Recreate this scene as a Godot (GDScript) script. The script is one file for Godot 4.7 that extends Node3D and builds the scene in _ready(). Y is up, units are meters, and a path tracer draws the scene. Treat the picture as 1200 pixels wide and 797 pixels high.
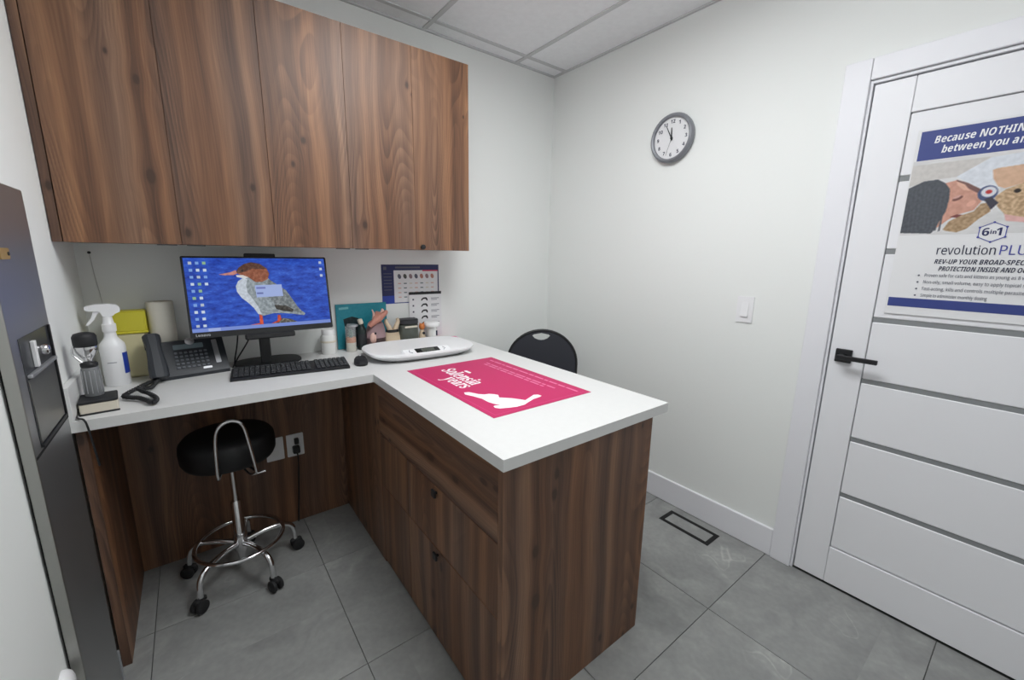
extends Node3D
# A small veterinary consulting room: upper cabinets, L-shaped white worktop, door with poster.
# Right wall face x = 0, back wall face z = 0, floor y = 0, left wall face x = XW.

const XW := -2.415
const ZF := 3.2
const H := 2.565
const T := 0.894      # worktop top
const TH := 0.034     # worktop thickness
const XI := -1.506    # worktop, inner edge of the peninsula
const ZI := 0.576     # worktop, front edge of the desk
const ZE := 1.508     # worktop, near end of the peninsula
const XO := -0.781    # worktop, outer edge of the peninsula

var M := {}
var names := {}
var rng := RandomNumberGenerator.new()
const DOOR_BASIS := Basis(Vector3(0, 0, 1), Vector3(0, 1, 0), Vector3(-1, 0, 0))   # print on the right wall
const MAT_BASIS := Basis(Vector3(0, 0, 1), Vector3(1, 0, 0), Vector3(0, 1, 0))     # print on the table mat


func _ready() -> void:
	rng.seed = 7
	set_view()
	make_materials()
	make_shell()
	make_door()
	make_upper_cabinets()
	make_base()
	make_left_panel()
	make_ceiling_light()
	make_wall_things()
	make_stool()
	make_chair()
	make_desk_things()
	make_back_row()
	make_scale_and_mat()


# ------------------------------------------------------------------ camera, world
func set_view() -> void:
	var cam := Camera3D.new()
	cam.name = "camera"
	cam.fov = 78.46
	cam.near = 0.02
	cam.basis = Basis(Vector3.UP, -0.6564) * Basis(Vector3.RIGHT, -0.1992) * Basis(Vector3.BACK, 0.0152)
	cam.position = Vector3(-2.0796, 1.3953, 2.2796)
	add_child(cam)
	cam.current = true
	var e := Environment.new()
	e.background_mode = Environment.BG_COLOR
	e.background_color = Color(0.0, 0.0, 0.0)
	e.tonemap_mode = Environment.TONE_MAPPER_LINEAR
	e.tonemap_exposure = 1.0
	e.sdfgi_enabled = true
	e.ssao_enabled = true
	e.ssil_enabled = true
	var w := WorldEnvironment.new()
	w.name = "world"
	w.environment = e
	add_child(w)


func make_ceiling_light() -> void:
	for x in [-1.253]:
		var t := thing("ceiling_light", "white wraparound lens light on the ceiling over the peninsula", "light", Vector3(x, H, 1.42))
		var st := S()
		bx(st, Vector3(0, -0.008, 0), Vector3(0.60, 0.016, 1.20), 0.003)
		put("housing", st, M.white_metal, t)
		st = S()
		bx(st, Vector3(0, -0.042, 0), Vector3(0.57, 0.050, 1.16), 0.012)
		put("lens", st, M.diffuser, t)
		var l := AreaLight3D.new()
		l.name = "lamp"
		l.area_size = Vector2(0.57, 1.16)
		l.area_normalize_energy = true
		l.light_energy = 1.66
		l.light_color = Color(0.985, 0.996, 1.0)
		l.area_range = 12.0
		l.area_attenuation = 2.0
		l.shadow_enabled = true
		l.rotation = Vector3(-PI / 2, 0, 0)
		l.position = Vector3(0, -0.070, 0)
		t.add_child(l)


# ------------------------------------------------------------------ mesh helpers
func S() -> SurfaceTool:
	var st := SurfaceTool.new()
	st.begin(Mesh.PRIMITIVE_TRIANGLES)
	return st


func v1(st: SurfaceTool, p: Vector3, n: Vector3, uv: Vector2) -> void:
	st.set_normal(n)
	st.set_uv(uv)
	st.add_vertex(p)


func tri(st: SurfaceTool, a: Vector3, b: Vector3, c: Vector3, na: Vector3, nb: Vector3, nc: Vector3, ua := Vector2.ZERO, ub := Vector2.ZERO, uc := Vector2.ZERO) -> void:
	if (a - c).cross(a - b).dot(na + nb + nc) < 0.0:
		v1(st, a, na, ua); v1(st, c, nc, uc); v1(st, b, nb, ub)
	else:
		v1(st, a, na, ua); v1(st, b, nb, ub); v1(st, c, nc, uc)


func face(st: SurfaceTool, pts: Array, n: Vector3, uvs: Array = []) -> void:
	for i in range(1, pts.size() - 1):
		if uvs.is_empty():
			tri(st, pts[0], pts[i], pts[i + 1], n, n, n)
		else:
			tri(st, pts[0], pts[i], pts[i + 1], n, n, n, uvs[0], uvs[i], uvs[i + 1])


# chamfered box; uv = metres / 1.6 plus an offset, v along y (or along the run when "across")
func bx(st: SurfaceTool, c: Vector3, s: Vector3, bev := 0.002, uvo := Vector2.ZERO, across := false, tf := Transform3D.IDENTITY) -> void:
	var h := s / 2.0
	var b: float = min(bev, min(h.x, min(h.y, h.z)) * 0.9)
	var put_face := func(pts: Array, n: Vector3) -> void:
		var uvs := []
		var q := []
		for p in pts:
			var l: Vector3 = p
			var w := Vector2.ZERO
			var a := n.abs()
			if a.z >= a.x and a.z >= a.y: w = Vector2(l.x + h.x, l.y + h.y)
			elif a.x >= a.y: w = Vector2(l.z + h.z, l.y + h.y)
			else: w = Vector2(l.x + h.x, l.z + h.z)
			if across: w = Vector2(w.y, w.x)
			uvs.append(w / 1.6 + uvo)
			q.append(tf * (l + c))
		face(st, q, (tf.basis * n).normalized(), uvs)
	for ax in 3:
		for sg in [-1.0, 1.0]:
			var n := Vector3.ZERO
			n[ax] = sg
			var u := (ax + 1) % 3
			var v := (ax + 2) % 3
			var pts := []
			for k in [[-1, -1], [1, -1], [1, 1], [-1, 1]]:
				var p := Vector3.ZERO
				p[ax] = sg * h[ax]
				p[u] = k[0] * (h[u] - b)
				p[v] = k[1] * (h[v] - b)
				pts.append(p)
			put_face.call(pts, n)
	if b <= 0.0:
		return
	for ax in 3:                      # twelve edges
		var u := (ax + 1) % 3
		var v := (ax + 2) % 3
		for k in [[-1, -1], [1, -1], [1, 1], [-1, 1]]:
			var pts := []
			for e in [[-1, 0], [1, 0], [1, 1], [-1, 1]]:
				var p := Vector3.ZERO
				p[ax] = e[0] * (h[ax] - b)
				p[u] = k[0] * (h[u] - (b if e[1] == 1 else 0.0))
				p[v] = k[1] * (h[v] - (0.0 if e[1] == 1 else b))
				pts.append(p)
			var n := Vector3.ZERO
			n[u] = k[0]
			n[v] = k[1]
			put_face.call(pts, n.normalized())
	for sx in [-1, 1]:
		for sy in [-1, 1]:
			for sz in [-1, 1]:
				var g := Vector3(sx, sy, sz)
				put_face.call([Vector3(h.x, h.y - b, h.z - b) * g, Vector3(h.x - b, h.y, h.z - b) * g, Vector3(h.x - b, h.y - b, h.z) * g], g.normalized())


func box(called: String, a: Vector3, b: Vector3, m: Material, parent: Node, bev := 0.002, uvo := Vector2.ZERO, across := false) -> MeshInstance3D:
	var st := S()
	bx(st, (a + b) / 2.0, (b - a).abs(), bev, uvo, across)
	return put(called, st, m, parent)


# lathe round y; profile is Vector2(radius, y); neighbouring faces under 45 degrees are smoothed
func lathe(st: SurfaceTool, prof: Array, seg := 24, tf := Transform3D.IDENTITY, sx := 1.0, sz := 1.0, power := 2.0) -> void:
	var ns := []
	for i in prof.size() - 1:
		var d: Vector2 = prof[i + 1] - prof[i]
		ns.append(Vector2(d.y, -d.x).normalized())
	var rim := func(r: float, k: int) -> Vector3:
		var a := TAU * k / seg
		var c := cos(a)
		var s := sin(a)
		if power != 2.0:
			c = signf(c) * pow(absf(c), 2.0 / power)
			s = signf(s) * pow(absf(s), 2.0 / power)
		return Vector3(r * c * sx, 0, r * s * sz)
	for i in prof.size() - 1:
		var p0: Vector2 = prof[i]
		var p1: Vector2 = prof[i + 1]
		if p0.is_equal_approx(p1): continue
		var n0: Vector2 = ns[i]
		var n1: Vector2 = ns[i]
		if i > 0 and ns[i].dot(ns[i - 1]) > 0.7: n0 = (ns[i] + ns[i - 1]).normalized()
		if i < ns.size() - 1 and ns[i].dot(ns[i + 1]) > 0.7: n1 = (ns[i] + ns[i + 1]).normalized()
		for k in seg:
			var a0: Vector3 = rim.call(1.0, k)
			var a1: Vector3 = rim.call(1.0, k + 1)
			var ra0: Vector3 = Vector3(a0.x / (sx * sx), 0, a0.z / (sz * sz)).normalized()
			var ra1: Vector3 = Vector3(a1.x / (sx * sx), 0, a1.z / (sz * sz)).normalized()
			var A := tf * (a0 * p0.x + Vector3(0, p0.y, 0))
			var B := tf * (a1 * p0.x + Vector3(0, p0.y, 0))
			var C := tf * (a1 * p1.x + Vector3(0, p1.y, 0))
			var D := tf * (a0 * p1.x + Vector3(0, p1.y, 0))
			var nA := (tf.basis * (ra0 * n0.x + Vector3(0, n0.y, 0))).normalized()
			var nB := (tf.basis * (ra1 * n0.x + Vector3(0, n0.y, 0))).normalized()
			var nC := (tf.basis * (ra1 * n1.x + Vector3(0, n1.y, 0))).normalized()
			var nD := (tf.basis * (ra0 * n1.x + Vector3(0, n1.y, 0))).normalized()
			var u0 := float(k) / seg
			var u1 := float(k + 1) / seg
			if p0.x > 0.00001: tri(st, A, B, C, nA, nB, nC, Vector2(u0, p0.y), Vector2(u1, p0.y), Vector2(u1, p1.y))
			if p1.x > 0.00001: tri(st, A, C, D, nA, nC, nD, Vector2(u0, p0.y), Vector2(u1, p1.y), Vector2(u0, p1.y))


func ring_pts(c: Vector3, r: float, n := 32) -> Array:
	var o := []
	for i in n + 1:
		o.append(c + Vector3(cos(TAU * i / n) * r, 0, sin(TAU * i / n) * r))
	return o


func tube(st: SurfaceTool, pts: Array, r: float, seg := 10, r_end := -1.0) -> void:
	var n := pts.size()
	var up := Vector3.UP
	var rings := []
	var dirs := []
	var closed: bool = (pts[0] as Vector3).distance_to(pts[n - 1]) < 1e-5
	for i in n:
		var d: Vector3 = pts[min(i + 1, n - 1)] - pts[max(i - 1, 0)]
		if closed and (i == 0 or i == n - 1): d = pts[1] - pts[n - 2]
		d = d.normalized()
		dirs.append(d)
		if i == 0 and absf(d.dot(up)) > 0.95: up = Vector3.RIGHT
		up = (up - d * up.dot(d)).normalized()
		var side := d.cross(up)
		var rr := r if r_end < 0.0 else lerpf(r, r_end, float(i) / (n - 1))
		var ring := []
		for k in seg:
			var a := TAU * k / seg
			ring.append([pts[i] + (up * cos(a) + side * sin(a)) * rr, up * cos(a) + side * sin(a)])
		rings.append(ring)
	for i in n - 1:
		for k in seg:
			var k2 := (k + 1) % seg
			var A = rings[i][k]
			var B = rings[i][k2]
			var C = rings[i + 1][k2]
			var D = rings[i + 1][k]
			tri(st, A[0], B[0], C[0], A[1], B[1], C[1])
			tri(st, A[0], C[0], D[0], A[1], C[1], D[1])
	if not closed:
		for e in [0, n - 1]:
			var nn: Vector3 = dirs[e] * (-1.0 if e == 0 else 1.0)
			for k in range(1, seg - 1):
				tri(st, rings[e][0][0], rings[e][k][0], rings[e][k + 1][0], nn, nn, nn)


# smooth curve through points
func curve(pts: Array, per := 8) -> Array:
	var o := []
	for i in pts.size() - 1:
		var p0: Vector3 = pts[max(i - 1, 0)]
		var p1: Vector3 = pts[i]
		var p2: Vector3 = pts[i + 1]
		var p3: Vector3 = pts[min(i + 2, pts.size() - 1)]
		for k in per:
			o.append(p1.cubic_interpolate(p2, p0, p3, float(k) / per))
	o.append(pts[pts.size() - 1])
	return o


# polygon in local xy, thickness from z = 0 to depth
func prism(st: SurfaceTool, poly: PackedVector2Array, depth: float, tf: Transform3D, uvbox := Rect2(0, 0, 1, 1)) -> void:
	var ix := Geometry2D.triangulate_polygon(poly)
	var nf := tf.basis.z.normalized()
	var uv := func(p: Vector2) -> Vector2:
		return Vector2((p.x - uvbox.position.x) / uvbox.size.x, 1.0 - (p.y - uvbox.position.y) / uvbox.size.y)
	for side in [0, 1]:
		for i in range(0, ix.size(), 3):
			var q := []
			var w := []
			for j in 3:
				var p := poly[ix[i + j]]
				q.append(tf * Vector3(p.x, p.y, depth * side))
				w.append(uv.call(p))
			var n := nf if side == 1 else -nf
			tri(st, q[0], q[1], q[2], n, n, n, w[0], w[1], w[2])
	var cw := Geometry2D.is_polygon_clockwise(poly)
	for i in poly.size():
		var a := poly[i]
		var b := poly[(i + 1) % poly.size()]
		if a.distance_to(b) < 1e-7: continue
		var d := (b - a).normalized()
		var n2 := Vector2(d.y, -d.x) * (-1.0 if cw else 1.0)
		var n := (tf.basis * Vector3(n2.x, n2.y, 0)).normalized()
		face(st, [tf * Vector3(a.x, a.y, 0), tf * Vector3(b.x, b.y, 0), tf * Vector3(b.x, b.y, depth), tf * Vector3(a.x, a.y, depth)], n, [uv.call(a), uv.call(b), uv.call(b), uv.call(a)])


func rrect(w: float, h: float, r: float, n := 5, c := Vector2.ZERO) -> PackedVector2Array:
	var o := PackedVector2Array()
	for q in [[1, 1, 0.0], [-1, 1, PI / 2], [-1, -1, PI], [1, -1, PI * 1.5]]:
		for i in n + 1:
			var a: float = q[2] + PI / 2 * i / n
			o.append(c + Vector2(q[0] * (w / 2 - r), q[1] * (h / 2 - r)) + Vector2(cos(a), sin(a)) * r)
	return o


func put(called: String, st: SurfaceTool, m: Material, parent: Node = null) -> MeshInstance3D:
	var o := MeshInstance3D.new()
	o.name = called
	st.index()
	o.mesh = st.commit()
	o.material_override = m
	o.cast_shadow = GeometryInstance3D.SHADOW_CASTING_SETTING_ON
	if parent == null:
		o.name = numbered(called)
		add_child(o)
	else:
		parent.add_child(o, true)
	return o


func numbered(called: String) -> String:
	var k: int = names.get(called, 0)
	names[called] = k + 1
	return called if k == 0 else "%s_%03d" % [called, k]


func tag(o: Node, label: String, category: String, group := "") -> void:
	o.set_meta("label", label)
	o.set_meta("category", category)
	if group: o.set_meta("group", group)


func thing(called: String, label: String, category: String, at := Vector3.ZERO, turn := 0.0, group := "") -> Node3D:
	var o := Node3D.new()
	o.name = numbered(called)
	add_child(o)
	o.position = at
	o.rotation.y = turn
	tag(o, label, category, group)
	return o


func struct(called: String, label := "") -> Node3D:
	var o := Node3D.new()
	o.name = numbered(called)
	add_child(o)
	o.set_meta("kind", "structure")
	if label: o.set_meta("label", label)
	return o


func text(words: String, size: float, m: Material, parent: Node, at: Vector3, b := Basis.IDENTITY, bold := false, serif := false, stretch := 1.0, align := HORIZONTAL_ALIGNMENT_LEFT, slant := 0.0, width := 0.0) -> MeshInstance3D:
	var f := SystemFont.new()
	f.font_names = PackedStringArray(["Droid Serif" if serif else "Droid Sans"])
	if bold: f.font_weight = 700
	var tm := TextMesh.new()
	tm.font = f
	tm.text = words
	tm.font_size = 32
	tm.pixel_size = size / 32.0
	tm.depth = 0.0004
	tm.curve_step = 2.0
	tm.horizontal_alignment = align
	tm.vertical_alignment = VERTICAL_ALIGNMENT_CENTER
	var o := MeshInstance3D.new()
	o.name = "lettering"
	o.mesh = tm
	o.material_override = m
	if width > 0.0: stretch = width / tm.get_aabb().size.x
	var bb := Basis(b.x * stretch, b.y + b.x * slant, b.z)
	o.transform = Transform3D(bb, at)
	parent.add_child(o, true)
	return o


# ------------------------------------------------------------------ materials
func sm(c: Color, rough := 0.6, metal := 0.0) -> StandardMaterial3D:
	var m := StandardMaterial3D.new()
	m.albedo_color = c
	m.roughness = rough
	m.metallic = metal
	return m


func c8(r: int, g: int, b: int) -> Color:
	return Color8(r, g, b)


func tex(img: Image) -> ImageTexture:
	img.generate_mipmaps()
	return ImageTexture.create_from_image(img)


func fnl(sd: int, freq := 1.0, oct := 1) -> FastNoiseLite:
	var n := FastNoiseLite.new()
	n.seed = sd
	n.noise_type = FastNoiseLite.TYPE_SIMPLEX_SMOOTH
	n.frequency = freq
	n.fractal_type = FastNoiseLite.FRACTAL_FBM if oct > 1 else FastNoiseLite.FRACTAL_NONE
	n.fractal_octaves = oct
	return n


func ramp(t: float, cs: Array) -> Color:
	var x: float = clampf(t, 0.0, 0.9999) * (cs.size() - 1)
	var i := int(x)
	return (cs[i] as Color).lerp(cs[i + 1], x - i)


func wood_image() -> Image:
	var N := 1024
	var img := Image.create(N, N, false, Image.FORMAT_RGB8)
	var n1 := fnl(3)
	var n2 := fnl(11)
	var n3 := fnl(23)
	var n4 := fnl(31, 1.0, 2)
	var cs := [c8(66, 46, 36), c8(92, 65, 50), c8(114, 82, 62), c8(136, 100, 75), c8(160, 122, 91)]
	var knots := []
	var r := RandomNumberGenerator.new()
	r.seed = 5
	for i in 26:
		knots.append([r.randf() * 1.6, r.randf() * 1.6, r.randf_range(0.004, 0.010)])
	for y in N:
		var v := 1.6 * y / N
		var near := []
		for k in knots:
			if absf(v - k[1]) < 0.16: near.append(k)
		for x in N:
			var u := 1.6 * x / N
			var uu := u + n1.get_noise_2d(u * 2.2, v * 0.7) * 0.022 + n2.get_noise_2d(u * 9.0, v * 2.2) * 0.005
			var dark := 0.0
			for k in near:
				var du: float = u - k[0]
				var dv: float = v - k[1]
				var a: float = exp(-dv * dv / 0.0028)
				uu -= 0.020 * a * du / (absf(du) + 0.012) * exp(-absf(du) / 0.03)
				dark += 0.75 * exp(-(du * du) / (k[2] * k[2]) - dv * dv / (k[2] * k[2] * 3.2))
			var tone := n3.get_noise_2d(uu * 8.5, v * 0.22)
			tone = signf(tone) * pow(absf(tone), 0.75)
			var band := n2.get_noise_2d(uu * 26.0 + 40.0, v * 0.35)
			var field := n1.get_noise_2d(uu * 4.4 + 9.0, v * 0.62) * 9.0 + uu * 7.0
			var ring := field - floorf(field)
			ring = smoothstep(0.0, 0.85, ring) * (1.0 - smoothstep(0.9, 1.0, ring))
			var arch := clampf(0.35 + 1.4 * n2.get_noise_2d(uu * 4.0 + 15.0, v * 0.8), 0.0, 1.0)
			var fine := n4.get_noise_2d(uu * 170.0, v * 3.2)
			var t := 0.47 + 0.28 * tone + 0.17 * band + 0.28 * (ring - 0.42) * arch + 0.17 * fine - dark
			var c := ramp(t, cs)
			var hue := 0.09 * n3.get_noise_2d(uu * 6.0 + 70.0, v * 0.3)
			img.set_pixel(x, y, Color(c.r * (1.0 + hue * 0.6), c.g, c.b * (1.0 - hue)))
	return img


func tile_image() -> Image:
	var N := 768
	var img := Image.create(N, N, false, Image.FORMAT_RGB8)
	var a := fnl(41, 1.0, 4)
	var b := fnl(43, 1.0, 3)
	var c := fnl(47, 1.0, 2)
	for y in N:
		for x in N:
			var u := 1.2 * x / N
			var v := 1.2 * y / N
			var w := a.get_noise_2d(u * 2.2, v * 2.2)
			var cloud := b.get_noise_2d(u * 3.0 + w * 1.4, v * 4.6 + w)
			var vein := absf(b.get_noise_2d(u * 1.1 - v * 0.8 + 7.0 + w * 0.3, v * 2.0 + u * 1.3))
			var t := 0.5 + 0.30 * cloud + 0.15 * w + 0.10 * c.get_noise_2d(u * 45.0, v * 45.0)
			t += 0.22 * exp(-vein * vein / 0.0001) * clampf(w * 3.0 - 0.15, 0.0, 1.0)
			img.set_pixel(x, y, ramp(t, [c8(116, 117, 116), c8(136, 137, 136), c8(153, 154, 152), c8(188, 188, 185)]))
	return img


func fill_poly(img: Image, pts: Array, col: Color, sc: Callable, grain := 0.0, nz: FastNoiseLite = null, edge: Color = Color(0, 0, 0, 0)) -> void:
	var poly := PackedVector2Array()
	for p in pts: poly.append(sc.call(p))
	var lo := poly[0]
	var hi := poly[0]
	for p in poly:
		lo = lo.min(p)
		hi = hi.max(p)
	for y in range(max(0, int(lo.y)), min(img.get_height(), int(hi.y) + 2)):
		for x in range(max(0, int(lo.x)), min(img.get_width(), int(hi.x) + 2)):
			if Geometry2D.is_point_in_polygon(Vector2(x + 0.5, y + 0.5), poly):
				var c := col
				if grain > 0.0:
					var n := nz.get_noise_2d(x, y) * grain
					c = Color(clampf(c.r + n, 0, 1), clampf(c.g + n, 0, 1), clampf(c.b + n, 0, 1))
				img.set_pixel(x, y, c)


func ell(cx: float, cy: float, rx: float, ry: float, rot := 0.0, n := 24) -> Array:
	var o := []
	for i in n:
		o.append(Vector2(cx, cy) + (Vector2(cos(TAU * i / n) * rx, sin(TAU * i / n) * ry)).rotated(rot))
	return o


func pv(s: String) -> Array:      # "x,y x,y ..." to points
	var o := []
	for w in s.split(" ", false):
		var q := w.split(",")
		o.append(Vector2(q[0].to_float(), q[1].to_float()))
	return o


func screen_image() -> Image:
	var W := 640
	var Hh := 360
	var img := Image.create(W, Hh, false, Image.FORMAT_RGB8)
	var n := fnl(61, 1.0, 3)
	for y in Hh:
		for x in W:
			var t := n.get_noise_2d(x * 0.012, y * 0.034) + 0.5 * n.get_noise_2d(x * 0.05, y * 0.12)
			img.set_pixel(x, y, ramp(0.48 + 0.42 * t, [c8(12, 34, 120), c8(26, 66, 178), c8(48, 94, 208), c8(100, 140, 226)]))
	var sc := func(p: Vector2) -> Vector2: return Vector2(p.x * W, p.y * Hh)
	var g := fnl(67, 0.05, 3)
	fill_poly(img, pv(".53,1 .56,.93 .62,.88 .68,.90 .74,.96 .76,1"), c8(96, 92, 84), sc, 0.35, g)
	fill_poly(img, pv(".452,.80 .472,.80 .476,.95 .505,.97 .42,.975 .36,.955 .45,.93"), c8(216, 82, 52), sc, 0.15, g)
	fill_poly(img, pv(".585,.83 .605,.83 .610,.90 .585,.94 .525,.955 .58,.91"), c8(206, 78, 52), sc, 0.15, g)
	# body, wing, tail
	fill_poly(img, pv(".375,.27 .335,.32 .315,.39 .318,.47 .345,.56 .385,.63 .42,.71 .445,.80 .48,.83 .56,.80 .64,.81 .71,.83 .79,.86 .80,.83 .76,.77 .72,.66 .69,.53 .64,.44 .58,.36 .55,.29 .48,.24"), c8(150, 160, 166), sc, 0.16, g)
	fill_poly(img, pv(".375,.27 .335,.32 .315,.39 .318,.47 .345,.56 .385,.63 .42,.71 .445,.80 .47,.80 .45,.68 .42,.58 .39,.48 .385,.38 .40,.30"), c8(204, 213, 224), sc, 0.10, g)
	fill_poly(img, pv(".55,.30 .60,.37 .67,.47 .71,.60 .745,.72 .79,.83 .72,.80 .64,.76 .60,.74 .57,.66 .53,.55 .52,.40"), c8(126, 133, 136), sc, 0.18, g)
	fill_poly(img, pv(".57,.68 .66,.70 .71,.76 .70,.80 .62,.77 .58,.74"), c8(62, 58, 54), sc, 0.2, g)
	# head, crest, bill
	fill_poly(img, pv(".325,.20 .35,.14 .39,.09 .44,.065 .50,.09 .545,.15 .56,.22 .545,.30 .50,.34 .455,.34 .41,.27 .37,.25"), c8(150, 88, 62), sc, 0.12, g)
	fill_poly(img, pv(".325,.20 .35,.13 .39,.08 .44,.055 .50,.08 .55,.15 .50,.155 .44,.15 .39,.19 .35,.21"), c8(92, 58, 46), sc, 0.12, g)
	fill_poly(img, pv(".325,.235 .37,.235 .41,.27 .385,.285 .33,.265"), c8(226, 222, 220), sc)
	fill_poly(img, pv(".21,.225 .29,.195 .328,.165 .335,.215 .31,.235 .25,.238"), c8(206, 138, 128), sc, 0.08, g)
	fill_poly(img, ell(0.372, 0.175, 0.008, 0.014), c8(28, 20, 18), sc)
	# dialog window, task bar, icons
	fill_poly(img, pv(".445,.385 .642,.38 .645,.555 .45,.56"), c8(168, 186, 236), sc)
	fill_poly(img, pv(".455,.41 .52,.41 .52,.44 .455,.44"), c8(120, 128, 196), sc)
	fill_poly(img, pv(".455,.49 .50,.49 .50,.515 .455,.515"), c8(110, 120, 180), sc)
	fill_poly(img, pv("0,.95 1,.95 1,1 0,1"), c8(126, 150, 224), sc)
	fill_poly(img, pv(".10,.955 .18,.955 .18,.995 .10,.995"), c8(170, 186, 236), sc)
	var r := RandomNumberGenerator.new()
	r.seed = 9
	for row in 10:
		for col in 3:
			if row > 3 and col == 2: continue
			var q := Vector2(0.028 + col * 0.044, 0.05 + row * 0.094)
			var k: Color = [c8(210, 224, 240), c8(130, 170, 235), c8(190, 200, 215), c8(150, 190, 150)][r.randi() % 4]
			fill_poly(img, [q, q + Vector2(0.022, 0), q + Vector2(0.022, 0.038), q + Vector2(0, 0.038)], k, sc)
	for row in 3:
		var q := Vector2(0.955, 0.04 + row * 0.10)
		fill_poly(img, [q, q + Vector2(0.022, 0), q + Vector2(0.022, 0.038), q + Vector2(0, 0.038)], c8(196, 206, 226), sc)
	img.resize(W / 2, Hh / 2, Image.INTERPOLATE_LANCZOS)
	img.resize(W, Hh, Image.INTERPOLATE_CUBIC)
	return img


func poster_image() -> Image:     # 0.61 m x 0.252 m, z 1.895 .. 2.505, y 1.490 .. 1.742
	var W := 610
	var Hh := 252
	var img := Image.create(W, Hh, false, Image.FORMAT_RGB8)
	var g := fnl(71, 0.05, 3)
	var fur := fnl(73, 0.08, 3)
	for y in Hh:
		for x in W:
			img.set_pixel(x, y, c8(222, 221, 222).darkened(0.03 + 0.05 * g.get_noise_2d(x * 0.3, y)))
	var sc := func(p: Vector2) -> Vector2: return Vector2((p.x - 1.895) * 1000.0, (1.742 - p.y) * 1000.0)
	fill_poly(img, pv("1.895,1.728 2.081,1.730 2.010,1.677 1.963,1.675 1.895,1.657"), c8(202, 198, 195), sc, 0.04, g)
	fill_poly(img, pv("2.010,1.677 2.045,1.702 2.082,1.727 2.147,1.733 2.32,1.73 2.36,1.66 2.30,1.64 2.20,1.64 2.109,1.630 2.073,1.625 2.039,1.657"), c8(218, 222, 230), sc, 0.05, g)
	fill_poly(img, pv("2.090,1.688 2.100,1.692 2.152,1.696 2.30,1.69 2.40,1.66 2.40,1.60 2.28,1.62 2.160,1.640 2.125,1.628 2.109,1.636 2.095,1.662"), c8(214, 176, 148), sc, 0.04, g)
	fill_poly(img, pv("1.987,1.660 2.012,1.666 2.041,1.650 2.075,1.622 2.080,1.592 2.067,1.566 2.029,1.553 2.008,1.535 1.990,1.514 1.975,1.514 2.000,1.566 2.000,1.606 1.995,1.639"), c8(204, 152, 134), sc, 0.05, g)
	fill_poly(img, pv("2.012,1.668 2.041,1.654 2.075,1.630 2.07,1.618 2.04,1.640 2.015,1.655"), c8(120, 86, 82), sc, 0.05, g)
	fill_poly(img, ell(2.024, 1.607, 0.013, 0.006, 0.5), c8(118, 76, 70), sc)
	fill_poly(img, ell(2.022, 1.612, 0.010, 0.004, 0.5), c8(206, 160, 150), sc)
	fill_poly(img, pv("2.014,1.547 2.030,1.555 2.048,1.552 2.038,1.543"), c8(120, 62, 60), sc)
	fill_poly(img, pv("1.895,1.652 1.933,1.672 1.967,1.674 1.987,1.660 2.001,1.639 2.004,1.606 2.002,1.566 1.991,1.534 1.986,1.512 1.976,1.494 1.895,1.498"), c8(74, 78, 86), sc, 0.05, fur)
	fill_poly(img, pv("2.004,1.506 2.015,1.533 2.041,1.551 2.068,1.562 2.080,1.585 2.104,1.588 2.104,1.559 2.080,1.534 2.060,1.507 2.038,1.496 2.011,1.502"), c8(170, 142, 110), sc, 0.14, fur)
	fill_poly(img, pv("2.107,1.604 2.127,1.625 2.161,1.641 2.26,1.64 2.32,1.60 2.30,1.545 2.178,1.536 2.139,1.546 2.118,1.573"), c8(192, 162, 128), sc, 0.18, fur)
	fill_poly(img, pv("2.136,1.549 2.178,1.537 2.30,1.545 2.30,1.526 2.180,1.522 2.142,1.528"), c8(222, 176, 172), sc, 0.05, g)
	fill_poly(img, ell(2.152, 1.618, 0.007, 0.006), c8(40, 30, 26), sc)
	fill_poly(img, ell(2.090, 1.617, 0.022, 0.024), c8(72, 84, 122), sc)
	fill_poly(img, ell(2.092, 1.621, 0.017, 0.016), c8(214, 214, 222), sc)
	fill_poly(img, ell(2.092, 1.621, 0.007, 0.006), c8(186, 52, 52), sc)
	fill_poly(img, pv("2.085,1.598 2.10,1.605 2.118,1.585 2.105,1.565"), c8(60, 58, 72), sc)
	fill_poly(img, pv("2.012,1.664 2.035,1.650 2.05,1.628 2.035,1.632 2.018,1.648"), c8(222, 176, 156), sc, 0.03, g)
	fill_poly(img, ell(2.058, 1.588, 0.012, 0.008, 0.7), c8(222, 168, 150), sc)
	for i in 9:
		var q := Vector2(1.905 + 0.011 * i, 1.652 - 0.002 * absf(i - 4))
		fill_poly(img, [q, q + Vector2(0.003, 0.001), q + Vector2(0.012 - 0.001 * i, -0.14), q + Vector2(0.008 - 0.001 * i, -0.145)], c8(81, 85, 93), sc, 0.05, fur)
	img.resize(W / 3, Hh / 3, Image.INTERPOLATE_LANCZOS)
	img.resize(W, Hh, Image.INTERPOLATE_CUBIC)
	return img


func teal_image() -> Image:       # 0.27 x 0.245
	var W := 270
	var Hh := 245
	var img := Image.create(W, Hh, false, Image.FORMAT_RGB8)
	var g := fnl(81, 0.05, 3)
	for y in Hh:
		for x in W:
			img.set_pixel(x, y, c8(20, 132, 150).lightened(0.05 + 0.05 * g.get_noise_2d(x, y)))
	var sc := func(p: Vector2) -> Vector2: return Vector2(p.x * 270.0, p.y * 245.0)
	fill_poly(img, pv(".13,.33 .30,.28 .42,.33 .45,.60 .40,.98 .12,.98 .16,.60"), c8(18, 42, 46), sc, 0.10, g)
	fill_poly(img, pv(".06,.07 .24,.06 .24,.11 .06,.12"), c8(120, 190, 196), sc)
	return img


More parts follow.
